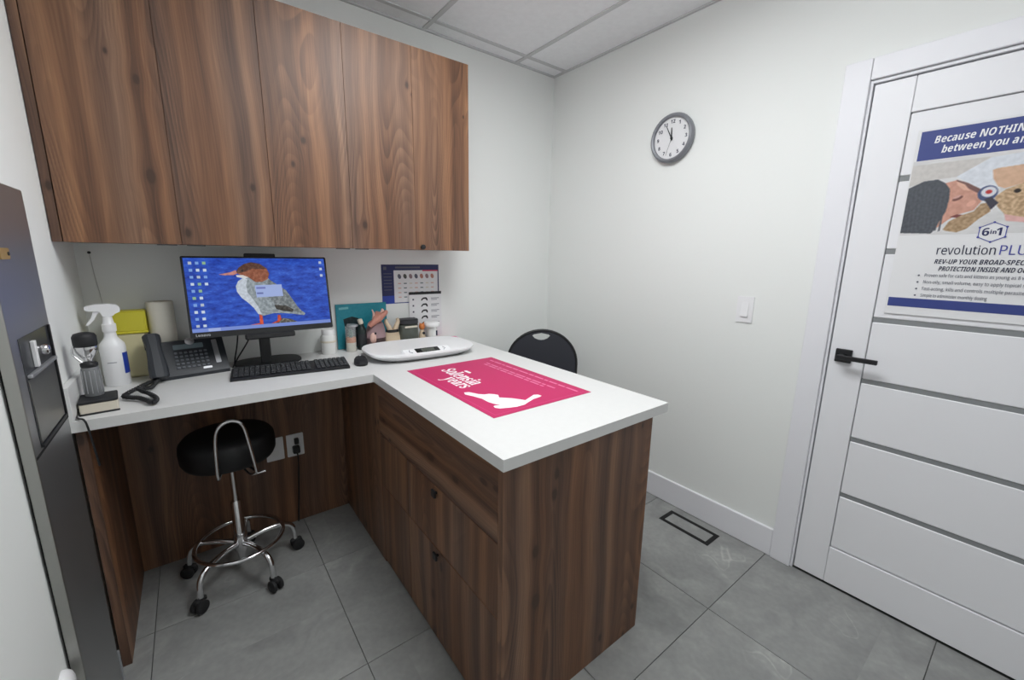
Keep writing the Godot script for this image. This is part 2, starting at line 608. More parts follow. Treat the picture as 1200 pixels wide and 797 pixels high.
func speckle_image(base: Color, amp: float, sd: int) -> Image:
	var img := Image.create(256, 256, false, Image.FORMAT_RGB8)
	var n := fnl(sd, 0.35, 2)
	var l := fnl(sd + 1, 0.02, 3)
	for y in 256:
		for x in 256:
			var k := 1.0 + amp * (n.get_noise_2d(x, y) + 0.6 * l.get_noise_2d(x, y))
			img.set_pixel(x, y, Color(clampf(base.r * k, 0, 1), clampf(base.g * k, 0, 1), clampf(base.b * k, 0, 1)))
	return img


func make_materials() -> void:
	var wt := tex(wood_image())
	M.wood = sm(Color.WHITE, 0.48)
	M.wood.albedo_texture = wt
	M.tile = sm(Color.WHITE, 0.42)
	M.tile.albedo_texture = tex(tile_image())
	M.grout = sm(c8(84, 85, 84), 0.9)
	M.wall = sm(c8(238, 240, 238), 0.85)
	var wn := NoiseTexture2D.new()
	wn.noise = fnl(91, 0.05, 3)
	wn.width = 256
	wn.height = 256
	wn.seamless = true
	wn.as_normal_map = true
	wn.bump_strength = 1.2
	M.wall.normal_enabled = true
	M.wall.normal_texture = wn
	M.wall.normal_scale = 0.12
	M.wall.uv1_triplanar = true
	M.wall.uv1_world_triplanar = true
	M.wall.uv1_scale = Vector3(3, 3, 3)
	M.ceil = sm(Color.WHITE, 0.95)
	M.ceil.albedo_texture = tex(speckle_image(c8(247, 248, 250), 0.025, 101))
	M.ceil.uv1_triplanar = true
	M.ceil.uv1_world_triplanar = true
	M.ceil.uv1_scale = Vector3(4, 4, 4)
	M.grid = sm(c8(206, 207, 208), 0.5)
	M.door = sm(c8(238, 238, 242), 0.42)
	M.casing = sm(c8(236, 236, 241), 0.45)
	M.glass_strip = sm(c8(136, 139, 141), 0.25)
	M.counter = sm(Color.WHITE, 0.32)
	M.counter.albedo_texture = tex(speckle_image(c8(220, 220, 219), 0.012, 111))
	M.counter.uv1_triplanar = true
	M.counter.uv1_world_triplanar = true
	M.counter.uv1_scale = Vector3(5, 5, 5)
	M.black = sm(c8(24, 25, 28), 0.45)
	M.soft_black = sm(c8(30, 31, 34), 0.62)
	M.vinyl = sm(c8(9, 9, 12), 0.65)
	M.rubber = sm(c8(26, 26, 28), 0.75)
	M.charcoal = sm(c8(44, 46, 50), 0.55)
	M.phone = sm(c8(42, 46, 52), 0.45)
	M.phone_key = sm(c8(98, 103, 110), 0.5)
	M.vent = sm(c8(10, 10, 11), 0.7)
	M.thin_wire = sm(c8(206, 206, 204), 0.6)
	M.control = sm(c8(70, 72, 76), 0.3, 0.5)
	M.chair = sm(c8(46, 48, 56), 0.62)
	M.chrome = sm(c8(222, 222, 224), 0.14, 1.0)
	M.steel = sm(c8(186, 187, 188), 0.42, 1.0)
	M.steel_edge = sm(c8(168, 168, 164), 0.38, 1.0)
	M.white_metal = sm(c8(232, 232, 232), 0.4)
	M.white = sm(c8(236, 236, 236), 0.4)
	M.white_plastic = sm(c8(240, 240, 242), 0.3)
	M.paper = sm(c8(232, 232, 234), 0.7)
	M.towel = sm(c8(226, 222, 210), 0.95)
	M.navy = sm(c8(52, 66, 134), 0.5)
	M.navy_dark = sm(c8(38, 44, 92), 0.55)
	M.blue = sm(c8(44, 70, 168), 0.5)
	M.ink = sm(c8(34, 38, 66), 0.6)
	M.ink_violet = sm(c8(70, 76, 160), 0.6)
	M.ink_grey = sm(c8(96, 98, 112), 0.7)
	M.pink_ink = sm(c8(222, 120, 160), 0.6)
	M.print_white = sm(c8(244, 244, 246), 0.6)
	M.red = sm(c8(206, 60, 96), 0.6)
	M.mat = sm(c8(190, 26, 94), 0.55)
	M.mat_line = sm(c8(204, 66, 120), 0.55)
	M.yellow = sm(c8(226, 216, 66), 0.4)
	M.cream = sm(c8(228, 220, 178), 0.45)
	M.beige = sm(c8(214, 206, 190), 0.55)
	M.grey = sm(c8(128, 130, 132), 0.4, 0.3)
	M.clock_ring = sm(c8(134, 136, 142), 0.4, 0.2)
	M.brass = sm(c8(206, 172, 110), 0.4, 0.6)
	M.orange = sm(c8(206, 122, 62), 0.5)
	M.green = sm(c8(46, 84, 66), 0.4)
	M.dark_green = sm(c8(26, 40, 38), 0.3)
	M.mauve = sm(c8(150, 124, 128), 0.5)
	M.tissue = sm(c8(186, 128, 112), 0.5)
	M.tissue_pale = sm(c8(216, 176, 164), 0.5)
	M.bone = sm(c8(206, 186, 160), 0.55)
	M.jar = sm(c8(86, 90, 84), 0.25)
	M.lcd = sm(c8(108, 122, 128), 0.25)
	M.dark_lcd = sm(c8(30, 34, 34), 0.2)
	M.silver = sm(c8(190, 192, 196), 0.35, 0.7)
	M.frost = sm(c8(232, 232, 230), 0.2)
	M.diffuser = sm(c8(240, 240, 240), 0.5)
	M.diffuser.emission_enabled = true
	M.diffuser.emission = Color(0.985, 0.996, 1.0)
	M.diffuser.emission_energy_multiplier = 6.0
	M.screen = sm(Color.BLACK, 0.3)
	M.screen.emission_enabled = true
	M.screen.emission = Color.BLACK
	M.screen.emission_texture = tex(screen_image())
	M.screen.emission_energy_multiplier = 0.78
	M.photo = sm(Color.WHITE, 0.5)
	M.photo.albedo_texture = tex(poster_image())
	M.teal = sm(Color.WHITE, 0.45)
	M.teal.albedo_texture = tex(teal_image())
	M.clear = sm(Color(0.9, 0.93, 0.93, 0.25), 0.05)
	M.clear.transparency = BaseMaterial3D.TRANSPARENCY_ALPHA


# ------------------------------------------------------------------ room shell
func make_shell() -> void:
	# floor: grout bed with single tiles
	var f := struct("floor", "large grey stone-look floor tiles with thin dark joints")
	box("bed", Vector3(XW - 0.1, -0.12, -0.1), Vector3(0.15, -0.004, ZF + 0.1), M.grout, f, 0.0)
	var xs := [XW, -2.326, -1.734, -1.142, -0.55, 0.0]
	var zs := [0.0, 0.446, 1.038, 1.63, 2.222, 2.814, ZF]
	for i in xs.size() - 1:
		for j in zs.size() - 1:
			var g := 0.0013
			var st := S()
			var a := Vector3(xs[i] + g, -0.006, zs[j] + g)
			var b := Vector3(xs[i + 1] - g, 0.0, zs[j + 1] - g)
			bx(st, (a + b) / 2, b - a, 0.0006, Vector2(rng.randf(), rng.randf()))
			put("tile", st, M.tile, f)
	# walls
	var wb := struct("wall_back")
	box("plaster", Vector3(XW - 0.1, -0.05, -0.12), Vector3(0.12, H + 0.05, 0), M.wall, wb, 0.0)
	var wl := struct("wall_left")
	box("plaster", Vector3(XW - 0.12, -0.05, 0), Vector3(XW, H + 0.05, ZF), M.wall, wl, 0.0)
	var wf := struct("wall_front")
	box("plaster", Vector3(XW - 0.1, -0.05, ZF), Vector3(0.12, H + 0.05, ZF + 0.12), M.wall, wf, 0.0)
	var wr := struct("wall_right")
	var st := S()
	bx(st, Vector3(0.06, H / 2, 0.87), Vector3(0.12, H + 0.1, 1.74), 0.0)
	bx(st, Vector3(0.06, (2.04 + H + 0.05) / 2, 2.151), Vector3(0.12, H + 0.05 - 2.04, 0.822), 0.0)
	bx(st, Vector3(0.06, H / 2, (2.562 + ZF) / 2), Vector3(0.12, H + 0.1, ZF - 2.562), 0.0)
	put("plaster", st, M.wall, wr)
	# ceiling: slab, lay-in panels, grid bars
	var c := struct("ceiling", "white suspended ceiling of lay-in panels in a thin metal grid")
	box("slab", Vector3(XW - 0.1, H + 0.03, -0.1), Vector3(0.12, H + 0.13, ZF + 0.1), M.ceil, c, 0.0)
	var cx := [XW, -2.164, -1.554, -0.952, -0.332, 0.0]
	for i in cx.size() - 1:
		var cz := [0.0, 0.115, 0.81, 2.03, ZF] if i == 2 else [0.0, 0.115, 1.335, 2.555, ZF]
		for j in range(1, cz.size() - 1):
			box("grid_bar", Vector3(cx[i] + 0.012, H - 0.0015, cz[j] - 0.012), Vector3(cx[i + 1] - 0.012, H + 0.006, cz[j] + 0.012), M.grid, c, 0.001)
		for j in cz.size() - 1:
			if i == 2 and j == 2: continue          # the light sits here
			box("panel", Vector3(cx[i] + 0.002, H + 0.004, cz[j] + 0.002), Vector3(cx[i + 1] - 0.002, H + 0.02, cz[j + 1] - 0.002), M.ceil, c, 0.001)
	for i in range(1, cx.size() - 1):
		box("grid_bar", Vector3(cx[i] - 0.012, H - 0.002, 0.0), Vector3(cx[i] + 0.012, H + 0.006, ZF), M.grid, c, 0.001)
	box("wall_angle", Vector3(XW, H - 0.004, 0), Vector3(0, H + 0.01, 0.016), M.grid, c, 0.001)
	box("wall_angle", Vector3(-0.016, H - 0.004, 0), Vector3(0, H + 0.01, ZF), M.grid, c, 0.001)
	# baseboards
	base_board("baseboard_right", Vector3(-0.014, 0, 0), Vector3(0, 0.141, 1.65))
	base_board("baseboard_back", Vector3(-0.857, 0, 0), Vector3(-0.014, 0.141, 0.014))


func base_board(called: String, a: Vector3, b: Vector3) -> void:
	var st := S()
	bx(st, (a + b) / 2, b - a, 0.004)
	var o := put(called, st, M.casing)
	o.set_meta("kind", "structure")


# ------------------------------------------------------------------ door
func make_door() -> void:
	var tr := struct("trim_1", "flat white door casing")
	box("side_casing", Vector3(-0.017, 0, 1.651), Vector3(0, 2.122, 1.733), M.casing, tr, 0.002)
	box("side_casing", Vector3(-0.017, 0, 2.569), Vector3(0, 2.122, 2.651), M.casing, tr, 0.002)
	box("head_casing", Vector3(-0.017, 2.048, 1.7345), Vector3(0, 2.122, 2.5675), M.casing, tr, 0.002)
	box("jamb", Vector3(-0.006, 0, 1.7335), Vector3(0.12, 2.046, 1.7425), M.casing, tr, 0.001)
	box("jamb", Vector3(-0.006, 0, 2.5595), Vector3(0.12, 2.046, 2.5685), M.casing, tr, 0.001)
	box("head_jamb", Vector3(-0.006, 2.036, 1.7425), Vector3(0.12, 2.046, 2.5595), M.casing, tr, 0.001)
	var d := struct("door_1", "white slatted interior door with thin grey glass strips")
	var z0 := 1.7465
	var z1 := 2.5555
	var s0 := 1.862
	var s1 := 2.440
	box("stile", Vector3(0, 0.008, z0), Vector3(0.04, 2.031, s0 - 0.0012), M.door, d, 0.002)
	box("stile", Vector3(0, 0.008, s1 + 0.0012), Vector3(0.04, 2.031, z1), M.door, d, 0.002)
	box("rail", Vector3(0, 1.912, s0), Vector3(0.04, 2.031, s1), M.door, d, 0.002)
	box("rail", Vector3(0, 0.008, s0), Vector3(0.04, 0.178, s1), M.door, d, 0.002)
	var ys := [0.182, 0.428, 0.678, 0.928, 1.174, 1.432, 1.690, 1.909]
	for i in ys.size() - 1:
		var lo: float = ys[i] + (0.0 if i == 0 else 0.0095)
		var hi: float = ys[i + 1] - (0.0 if i == ys.size() - 2 else 0.0095)
		box("panel", Vector3(0.004, lo, s0 + 0.001), Vector3(0.036, hi, s1 - 0.001), M.door, d, 0.003)
		if i > 0:
			box("glass_strip", Vector3(0.008, ys[i] - 0.0095, s0), Vector3(0.030, ys[i] + 0.0095, s1), M.glass_strip, d, 0.0)
	# lever handle
	var hn := thing("door_handle", "black square lever handle on the white door", "handle", Vector3(0, 1.018, 1.795))
	box("rosette", Vector3(-0.012, -0.027, -0.027), Vector3(0.0, 0.027, 0.027), M.black, hn, 0.002)
	var st := S()
	bx(st, Vector3(-0.03, 0, 0), Vector3(0.04, 0.02, 0.02), 0.002)
	bx(st, Vector3(-0.051, 0.0, 0.052), Vector3(0.012, 0.018, 0.128), 0.002)
	put("lever", st, M.black, hn)
	make_poster()


func make_poster() -> void:
	var p := thing("poster", "white poster with navy bands and a sleeping person's photo on the door", "poster", Vector3(0, 0, 0))
	var x := -0.0005
	box("sheet", Vector3(x - 0.001, 1.205, 1.892), Vector3(x, 1.845, 2.51), M.paper, p, 0.0)
	box("header_band", Vector3(x - 0.0016, 1.742, 1.902), Vector3(x - 0.001, 1.838, 2.505), M.navy, p, 0.0)
	box("footer_band", Vector3(x - 0.0016, 1.234, 1.898), Vector3(x - 0.001, 1.266, 2.505), M.navy, p, 0.0)
	var st := S()
	prism(st, PackedVector2Array([Vector2(1.895, 1.49), Vector2(2.505, 1.49), Vector2(2.505, 1.742), Vector2(1.895, 1.742)]), 0.0005, Transform3D(DOOR_BASIS, Vector3(x - 0.001, 0, 0)), Rect2(1.895, 1.49, 0.61, 0.252))
	put("photograph", st, M.photo, p)
	var px := x - 0.002
	var L := HORIZONTAL_ALIGNMENT_LEFT
	text("Because NOTHING", 0.032, M.print_white, p, Vector3(px, 1.806, 1.938), DOOR_BASIS, true, false, 1.0, L, 0.14, 0.216)
	text("between you and", 0.032, M.print_white, p, Vector3(px, 1.772, 1.960), DOOR_BASIS, true, false, 1.0, L, 0.14, 0.198)
	# hexagonal badge
	st = S()
	var hc := Vector2(2.120, 1.494)
	var outer := PackedVector2Array()
	for i in 6:
		outer.append(hc + Vector2(sin(TAU * i / 6), cos(TAU * i / 6)) * Vector2(0.034, 0.031))
	for i in 6:
		var a := outer[i]
		var b := outer[(i + 1) % 6]
		var n := (b - a).normalized().orthogonal() * 0.0011
		prism(st, PackedVector2Array([a - n, b - n, b + n, a + n]), 0.0004, Transform3D(DOOR_BASIS, Vector3(px, 0, 0)))
		prism(st, rrect(0.006, 0.006, 0.0028, 3, a), 0.0004, Transform3D(DOOR_BASIS, Vector3(px - 0.0004, 0, 0)))
	put("hexagon_badge", st, M.ink_violet, p)
	st = S()
	var inner := PackedVector2Array()
	for i in 6:
		inner.append(hc + Vector2(sin(TAU * i / 6), cos(TAU * i / 6)) * Vector2(0.034, 0.031))
	prism(st, inner, 0.0002, Transform3D(DOOR_BASIS, Vector3(px + 0.0006, 0, 0)))
	put("badge_field", st, M.paper, p)
	var C := HORIZONTAL_ALIGNMENT_CENTER
	text("6", 0.034, M.navy_dark, p, Vector3(px, 1.495, 2.106), DOOR_BASIS, true, false, 1.0, C)
	text("in", 0.017, M.navy_dark, p, Vector3(px, 1.494, 2.122), DOOR_BASIS, true, false, 1.0, C)
	text("1", 0.034, M.navy_dark, p, Vector3(px, 1.495, 2.136), DOOR_BASIS, true, false, 1.0, C)
	text("revolution", 0.040, M.ink, p, Vector3(px, 1.436, 1.998), DOOR_BASIS, false, false, 1.0, L, 0.0, 0.136)
	text("PLUS", 0.040, M.ink_violet, p, Vector3(px, 1.436, 2.142), DOOR_BASIS, false, false, 1.0, L, 0.0, 0.076)
	text("REV-UP YOUR BROAD-SPECTRUM", 0.0215, M.ink, p, Vector3(px, 1.398, 2.0), DOOR_BASIS, true, false, 1.0, L, 0.15, 0.246)
	text("PROTECTION INSIDE AND OUT", 0.0215, M.ink, p, Vector3(px, 1.374, 2.014), DOOR_BASIS, true, false, 1.0, L, 0.15, 0.205)
	var lines := ["Proven safe for cats and kittens as young as 8 weeks", "Non-oily, small volume, easy to apply topical solution", "Fast-acting, kills and controls multiple parasites", "Simple to administer monthly dosing"]
	for i in 4:
		var y := 1.350 - 0.0236 * i
		text(lines[i], 0.0150, M.ink_grey, p, Vector3(px, y, 1.982), DOOR_BASIS, false, false, 1.0, L, 0.0, [0.252, 0.268, 0.240, 0.160][i])
		st = S()
		prism(st, rrect(0.006, 0.006, 0.0028, 3, Vector2(1.968, y - 0.001)), 0.0004, Transform3D(DOOR_BASIS, Vector3(px, 0, 0)))
		put("bullet", st, M.ink_grey, p)


# ------------------------------------------------------------------ cabinets
func wuv(w: float, h: float) -> Vector2:
	return Vector2(rng.randf_range(0.0, 1.0 - w / 1.6), rng.randf_range(0.0, 1.0 - h / 1.6))


func make_upper_cabinets() -> void:
	var y0 := 1.418
	var y1 := 2.320
	var zf := 0.32
	var xs := [-2.388, -2.0885, -1.7865, -1.480, -1.175, -0.870]
	var labels := ["walnut-grain wall cabinet above the desk against the left wall", "walnut-grain wall cabinet above the monitor's right side, middle of the run", "narrow walnut-grain wall cabinet with a black knob at the free end"]
	var spans := [[0, 2], [2, 4], [4, 5]]
	for k in 3:
		var a: float = xs[spans[k][0]]
		var b: float = xs[spans[k][1]]
		var u := thing("wall_cabinet", labels[k], "cabinet", Vector3.ZERO, 0.0, "wall cabinets over the desk")
		var left := a if k > 0 else -2.413
		box("body", Vector3(left + 0.0005, y0 + 0.002, 0.002), Vector3(b - 0.0005, y1 - 0.002, zf - 0.021), M.wood, u, 0.001, wuv(0.62, 0.91))
		if k == 0:
			box("filler_strip", Vector3(-2.413, y0, zf - 0.0205), Vector3(-2.390, y1, zf - 0.002), M.wood, u, 0.001, wuv(0.03, 0.91))
		for i in range(spans[k][0], spans[k][1]):
			var d := box("door", Vector3(xs[i] + 0.0006, y0, zf - 0.02), Vector3(xs[i + 1] - 0.0006, y1, zf), M.wood, u, 0.0006, [Vector2(0.02, 0.05), Vector2(0.22, 0.31), Vector2(0.40, 0.20), Vector2(0.60, 0.36), Vector2(0.79, 0.12)][i])
			if i == 4:
				var st := S()
				lathe(st, [Vector2(0, 0), Vector2(0.006, 0), Vector2(0.006, 0.012), Vector2(0.012, 0.016), Vector2(0.012, 0.024), Vector2(0, 0.026)], 16, Transform3D(Basis(Vector3.RIGHT, PI / 2), Vector3(xs[i] + 0.028, y0 + 0.014, zf)))
				put("knob", st, M.black, d)
			else:
				var px: float = xs[i + 1] - 0.042 if i % 2 == 0 else xs[i] + 0.042
				box("edge_pull", Vector3(px - 0.028, y0 - 0.004, zf - 0.019), Vector3(px + 0.028, y0 - 0.0005, zf + 0.001), M.charcoal, d, 0.0008)


func make_base() -> void:
	# worktop: one L-shaped slab
	var st := S()
	var poly := PackedVector2Array([Vector2(XW + 0.002, 0.002), Vector2(XO, 0.002), Vector2(XO, ZE), Vector2(XI, ZE), Vector2(XI, ZI), Vector2(XW + 0.002, ZI)])
	prism(st, poly, TH, Transform3D(Basis(Vector3.RIGHT, Vector3(0, 0, 1), Vector3.UP), Vector3(0, T - TH, 0)))
	var top := thing("worktop", "white L-shaped quartz worktop running from desk into peninsula", "worktop")
	put("slab", st, M.counter, top)
	var sp := thing("side_splash", "low white upstand along the left wall at the desk's end", "upstand")
	box("slab", Vector3(XW + 0.002, T, 0.003), Vector3(XW + 0.018, T + 0.105, ZI), M.counter, sp, 0.0015)
	# desk support on the left and the panel at the back
	var dp := thing("desk_support", "dark walnut-grain side panel carrying the desk's left end", "panel")
	box("side_panel", Vector3(-2.404, 0, 0.03), Vector3(-2.380, T - TH - 0.001, 0.556), M.wood, dp, 0.001, wuv(0.6, 0.87))
	box("back_panel", Vector3(-2.404, 0, 0.003), Vector3(XI + 0.01, T - TH - 0.001, 0.028), M.wood, dp, 0.001, Vector2(0.3, 0.1))
	# peninsula carcass
	var pc := thing("peninsula_cabinet", "dark walnut-grain peninsula base with drawers and full end panel", "cabinet")
	var xl := XI + 0.006
	var yt := T - TH - 0.001
	box("end_panel", Vector3(xl, 0, 1.478), Vector3(-0.857, yt, 1.5), M.wood, pc, 0.001, Vector2(0.10, 0.40))
	box("back_panel", Vector3(-0.879, 0, 0.015), Vector3(-0.857, yt, 1.4775), M.wood, pc, 0.001, Vector2(0.0, 0.1))
	box("body", Vector3(xl + 0.022, 0.0, 0.03), Vector3(-0.8795, yt, 1.4775), M.wood, pc, 0.0, Vector2(0.0, 0.0))
	var zs := 0.880
	box("apron", Vector3(xl + 0.001, 0.634, 0.60), Vector3(xl + 0.0215, yt, 1.4765), M.wood, pc, 0.0012, Vector2(0.12, 0.35), true)
	var fronts := [["drawer", 0.395, 0.631, zs + 0.0012, 1.4765, Vector2(0.36, 0.2)], ["drawer", 0.012, 0.392, zs + 0.0012, 1.4765, Vector2(0.05, 0.65)],
		["door", 0.395, 0.631, 0.60, zs - 0.0012, Vector2(0.75, 0.3)], ["door", 0.012, 0.392, 0.60, zs - 0.0012, Vector2(0.62, 0.05)]]
	for f in fronts:
		var d := box(f[0], Vector3(xl + 0.001, f[1], f[3]), Vector3(xl + 0.0215, f[2], f[4]), M.wood, pc, 0.0012, f[5])
		if f[0] == "drawer":
			st = S()
			bx(st, Vector3(xl - 0.004, f[2] - 0.018, 1.125), Vector3(0.010, 0.008, 0.008), 0.001)
			bx(st, Vector3(xl - 0.012, f[2] - 0.018, 1.125), Vector3(0.008, 0.026, 0.026), 0.002)
			put("knob", st, M.black, d)
	box("filler", Vector3(xl + 0.001, 0.0, 0.03), Vector3(xl + 0.0215, yt, 0.5985), M.wood, pc, 0.001, Vector2(0.45, 0.4))


# ------------------------------------------------------------------ stainless panel on the left wall
func make_left_panel() -> void:
	var p := thing("appliance_front", "tall stainless steel appliance front with dispenser recess on the left wall", "appliance")
	var st := S()
	bx(st, Vector3(-2.3985, 0.775, 0.822), Vector3(0.017, 1.526, 0.318), 0.002)
	put("sheet", st, M.steel, p)
	box("gasket", Vector3(XW + 0.0005, 0.02, 0.672), Vector3(-2.4075, 1.53, 0.9725), M.rubber, p, 0.0)
	box("edge_channel", Vector3(-2.409, 0.012, 0.9815), Vector3(-2.3885, 1.538, 0.988), M.steel_edge, p, 0.001)
	box("edge_trim", Vector3(-2.400, 0.0, 0.655), Vector3(-2.386, 0.15, 0.6625), M.silver, p, 0.001)
	box("door_gap", Vector3(-2.3905, 0.938, 0.664), Vector3(-2.3892, 0.944, 0.980), M.vent, p, 0.0)
	# dispenser recess: dark frame, control strip above a bright ledge, lighter splash plate
	var ds := box("dispenser_frame", Vector3(-2.3902, 0.950, 0.688), Vector3(-2.3888, 1.202, 0.932), M.control, p, 0.0005)
	box("frame_bar", Vector3(-2.3888, 0.950, 0.688), Vector3(-2.3840, 1.202, 0.696), M.black, ds, 0.001)
	box("frame_bar", Vector3(-2.3888, 0.950, 0.696), Vector3(-2.3840, 0.958, 0.932), M.black, ds, 0.001)
	box("splash_plate", Vector3(-2.3888, 0.960, 0.702), Vector3(-2.3872, 1.108, 0.926), M.steel_edge, ds, 0.0005)
	box("ledge", Vector3(-2.3888, 1.112, 0.700), Vector3(-2.3800, 1.120, 0.926), M.silver, ds, 0.001)
	box("paddle", Vector3(-2.3888, 1.125, 0.846), Vector3(-2.3810, 1.186, 0.862), M.white_plastic, ds, 0.001)
	st = S()
	lathe(st, [Vector2(0.013, 0), Vector2(0.013, 0.010), Vector2(0.009, 0.014), Vector2(0, 0.015)], 16, Transform3D(Basis(Vector3.BACK, -PI / 2), Vector3(-2.3888, 1.152, 0.780)))
	put("nozzle_knob", st, M.chrome, ds)
	# small brass latch
	var l := thing("latch", "small brass plate near the top of the steel appliance front", "latch", Vector3(-2.39, 1.384, 0.90))
	st = S()
	prism(st, rrect(0.06, 0.024, 0.005), 0.003, Transform3D(DOOR_BASIS.rotated(Vector3.UP, PI), Vector3(0, 0, 0)))
	put("plate", st, M.brass, l)
	st = S()
	lathe(st, [Vector2(0.004, 0), Vector2(0.004, 0.002), Vector2(0, 0.0025)], 10, Transform3D(Basis(Vector3.BACK, -PI / 2), Vector3(0.003, 0, -0.018)))
	put("screw", st, M.charcoal, l)
	var b := thing("wall_bumper", "round white bumper low on the left wall by the appliance", "bumper", Vector3(XW, 0.405, 1.035))
	st = S()
	lathe(st, [Vector2(0.034, 0), Vector2(0.034, 0.006), Vector2(0.028, 0.014), Vector2(0.018, 0.019), Vector2(0, 0.021)], 24, Transform3D(Basis(Vector3.BACK, -PI / 2), Vector3.ZERO))
	put("cap", st, M.white_plastic, b)


# ------------------------------------------------------------------ clock, switch, vent, outlets
func make_wall_things() -> void:
	var c := thing("wall_clock", "round white wall clock with grey rim, near five to twelve", "clock", Vector3(0, 2.005, 0.935))
	var tf := Transform3D(Basis(Vector3.BACK, PI / 2), Vector3.ZERO)      # lathe axis y -> -x
	var st := S()
	lathe(st, [Vector2(0.112, 0.0), Vector2(0.119, 0.006), Vector2(0.121, 0.02), Vector2(0.117, 0.032), Vector2(0.109, 0.036), Vector2(0.102, 0.033), Vector2(0.100, 0.022)], 48, tf)
	put("rim", st, M.clock_ring, c)
	st = S()
	lathe(st, [Vector2(0.101, 0.0), Vector2(0.101, 0.020), Vector2(0, 0.020)], 48, tf)
	put("dial", st, M.paper, c)
	for h in 12:
		var a := TAU * (h + 1) / 12.0
		text(str(h + 1), 0.024, M.ink, c, Vector3(-0.0208, cos(a) * 0.080, sin(a) * 0.080), DOOR_BASIS, true, false, 1.0, HORIZONTAL_ALIGNMENT_CENTER)
	for hd in [["hour_hand", -0.04, 0.050, 0.0035], ["minute_hand", TAU * 55.3 / 60.0, 0.074, 0.0026], ["second_hand", TAU * 33.0 / 60.0, 0.085, 0.0006]]:
		st = S()
		var r: float = hd[1]
		var w: float = hd[3]
		var L: float = hd[2]
		var pl := PackedVector2Array()
		for q in [Vector2(-w, -0.012), Vector2(w, -0.012), Vector2(w * 0.6, L), Vector2(-w * 0.6, L)]:
			pl.append(q.rotated(-r))
		prism(st, pl, 0.001, Transform3D(DOOR_BASIS, Vector3(-0.0235 - w * 0.3, 0, 0)))
		put(hd[0], st, M.soft_black, c)
	st = S()
	lathe(st, [Vector2(0.006, 0.02), Vector2(0.006, 0.027), Vector2(0, 0.028)], 12, tf)
	put("hub", st, M.soft_black, c)
	# light switch
	var s := thing("light_switch", "white rocker light switch on the wall beside the door", "switch", Vector3(0, 1.163, 1.392))
	st = S()
	prism(st, rrect(0.074, 0.122, 0.004), 0.005, Transform3D(DOOR_BASIS, Vector3(-0.0005, 0, 0)))
	put("plate", st, M.white_plastic, s)
	st = S()
	bx(st, Vector3.ZERO, Vector3(0.004, 0.068, 0.034), 0.001, Vector2.ZERO, false, Transform3D(Basis(Vector3.BACK, -0.09), Vector3(-0.0075, 0, 0)))
	put("rocker", st, M.white_plastic, s)
	# floor vent: black frame round an inlaid piece of tile
	var v := thing("floor_vent", "black framed floor vent with a tile insert by the baseboard", "vent", Vector3(-0.125, 0, 1.298))
	st = S()
	for k in [-1, 1]:
		bx(st, Vector3(k * 0.051, 0.0015, 0), Vector3(0.020, 0.003, 0.274), 0.001)
		bx(st, Vector3(0, 0.0015, k * 0.126), Vector3(0.082, 0.003, 0.022), 0.001)
	put("frame", st, M.vent, v)
	st = S()
	bx(st, Vector3(0, 0.001, 0), Vector3(0.080, 0.002, 0.228), 0.0005, Vector2(0.3, 0.5))
	put("insert", st, M.tile, v)
	# outlets on the panel under the desk
	for i in 2:
		var o := thing("wall_outlet", ["white outlet plate under the desk, nearer the stool", "white outlet plate with a black plug under the desk"][i], "outlet", Vector3([-1.834, -1.742][i], 0.428, 0.028), 0.0, "outlet plates under the desk")
		st = S()
		prism(st, rrect(0.078, 0.118, 0.004), 0.005, Transform3D.IDENTITY)
		put("plate", st, M.white_plastic, o)
		for k in [-1, 1]:
			st = S()
			prism(st, rrect(0.034, 0.030, 0.010), 0.002, Transform3D(Basis.IDENTITY, Vector3(0, k * 0.022, 0.005)))
			put("socket", st, M.white, o)
		if i == 1:
			var pg := thing("power_plug", "black plug with cord in the outlet under the desk", "plug", Vector3(-1.742, 0.41, 0.035))
			st = S()
			bx(st, Vector3(0.0, 0.0, 0.016), Vector3(0.032, 0.036, 0.03), 0.004)
			put("body", st, M.black, pg)
			st = S()
			tube(st, curve([Vector3(0, -0.01, 0.028), Vector3(0.0, -0.05, 0.045), Vector3(-0.005, -0.2, 0.02), Vector3(-0.02, -0.40, 0.015)]), 0.0035, 8)
			put("cord", st, M.black, pg)
			st = S()
			bx(st, Vector3(0.004, 0.044, 0.014), Vector3(0.02, 0.03, 0.022), 0.003)
			put("adapter", st, M.black, pg)
	# cable on the back wall in the corner under the cabinet
	var w := thing("wall_cable", "thin grey cable hanging on the back wall below the cabinet corner", "cable", Vector3(-2.375, 1.384, 0.0))
	st = S()
	lathe(st, [Vector2(0.005, 0), Vector2(0.005, 0.006), Vector2(0, 0.007)], 12, Transform3D(Basis(Vector3.RIGHT, PI / 2), Vector3(0, 0, 0.0003)))
	put("clip", st, M.charcoal, w)
	st = S()
	tube(st, curve([Vector3(0, 0, 0.004), Vector3(0.004, -0.09, 0.004), Vector3(0.012, -0.2, 0.004), Vector3(0.02, -0.487, 0.006)]), 0.0013, 6)
	put("wire", st, M.thin_wire, w)


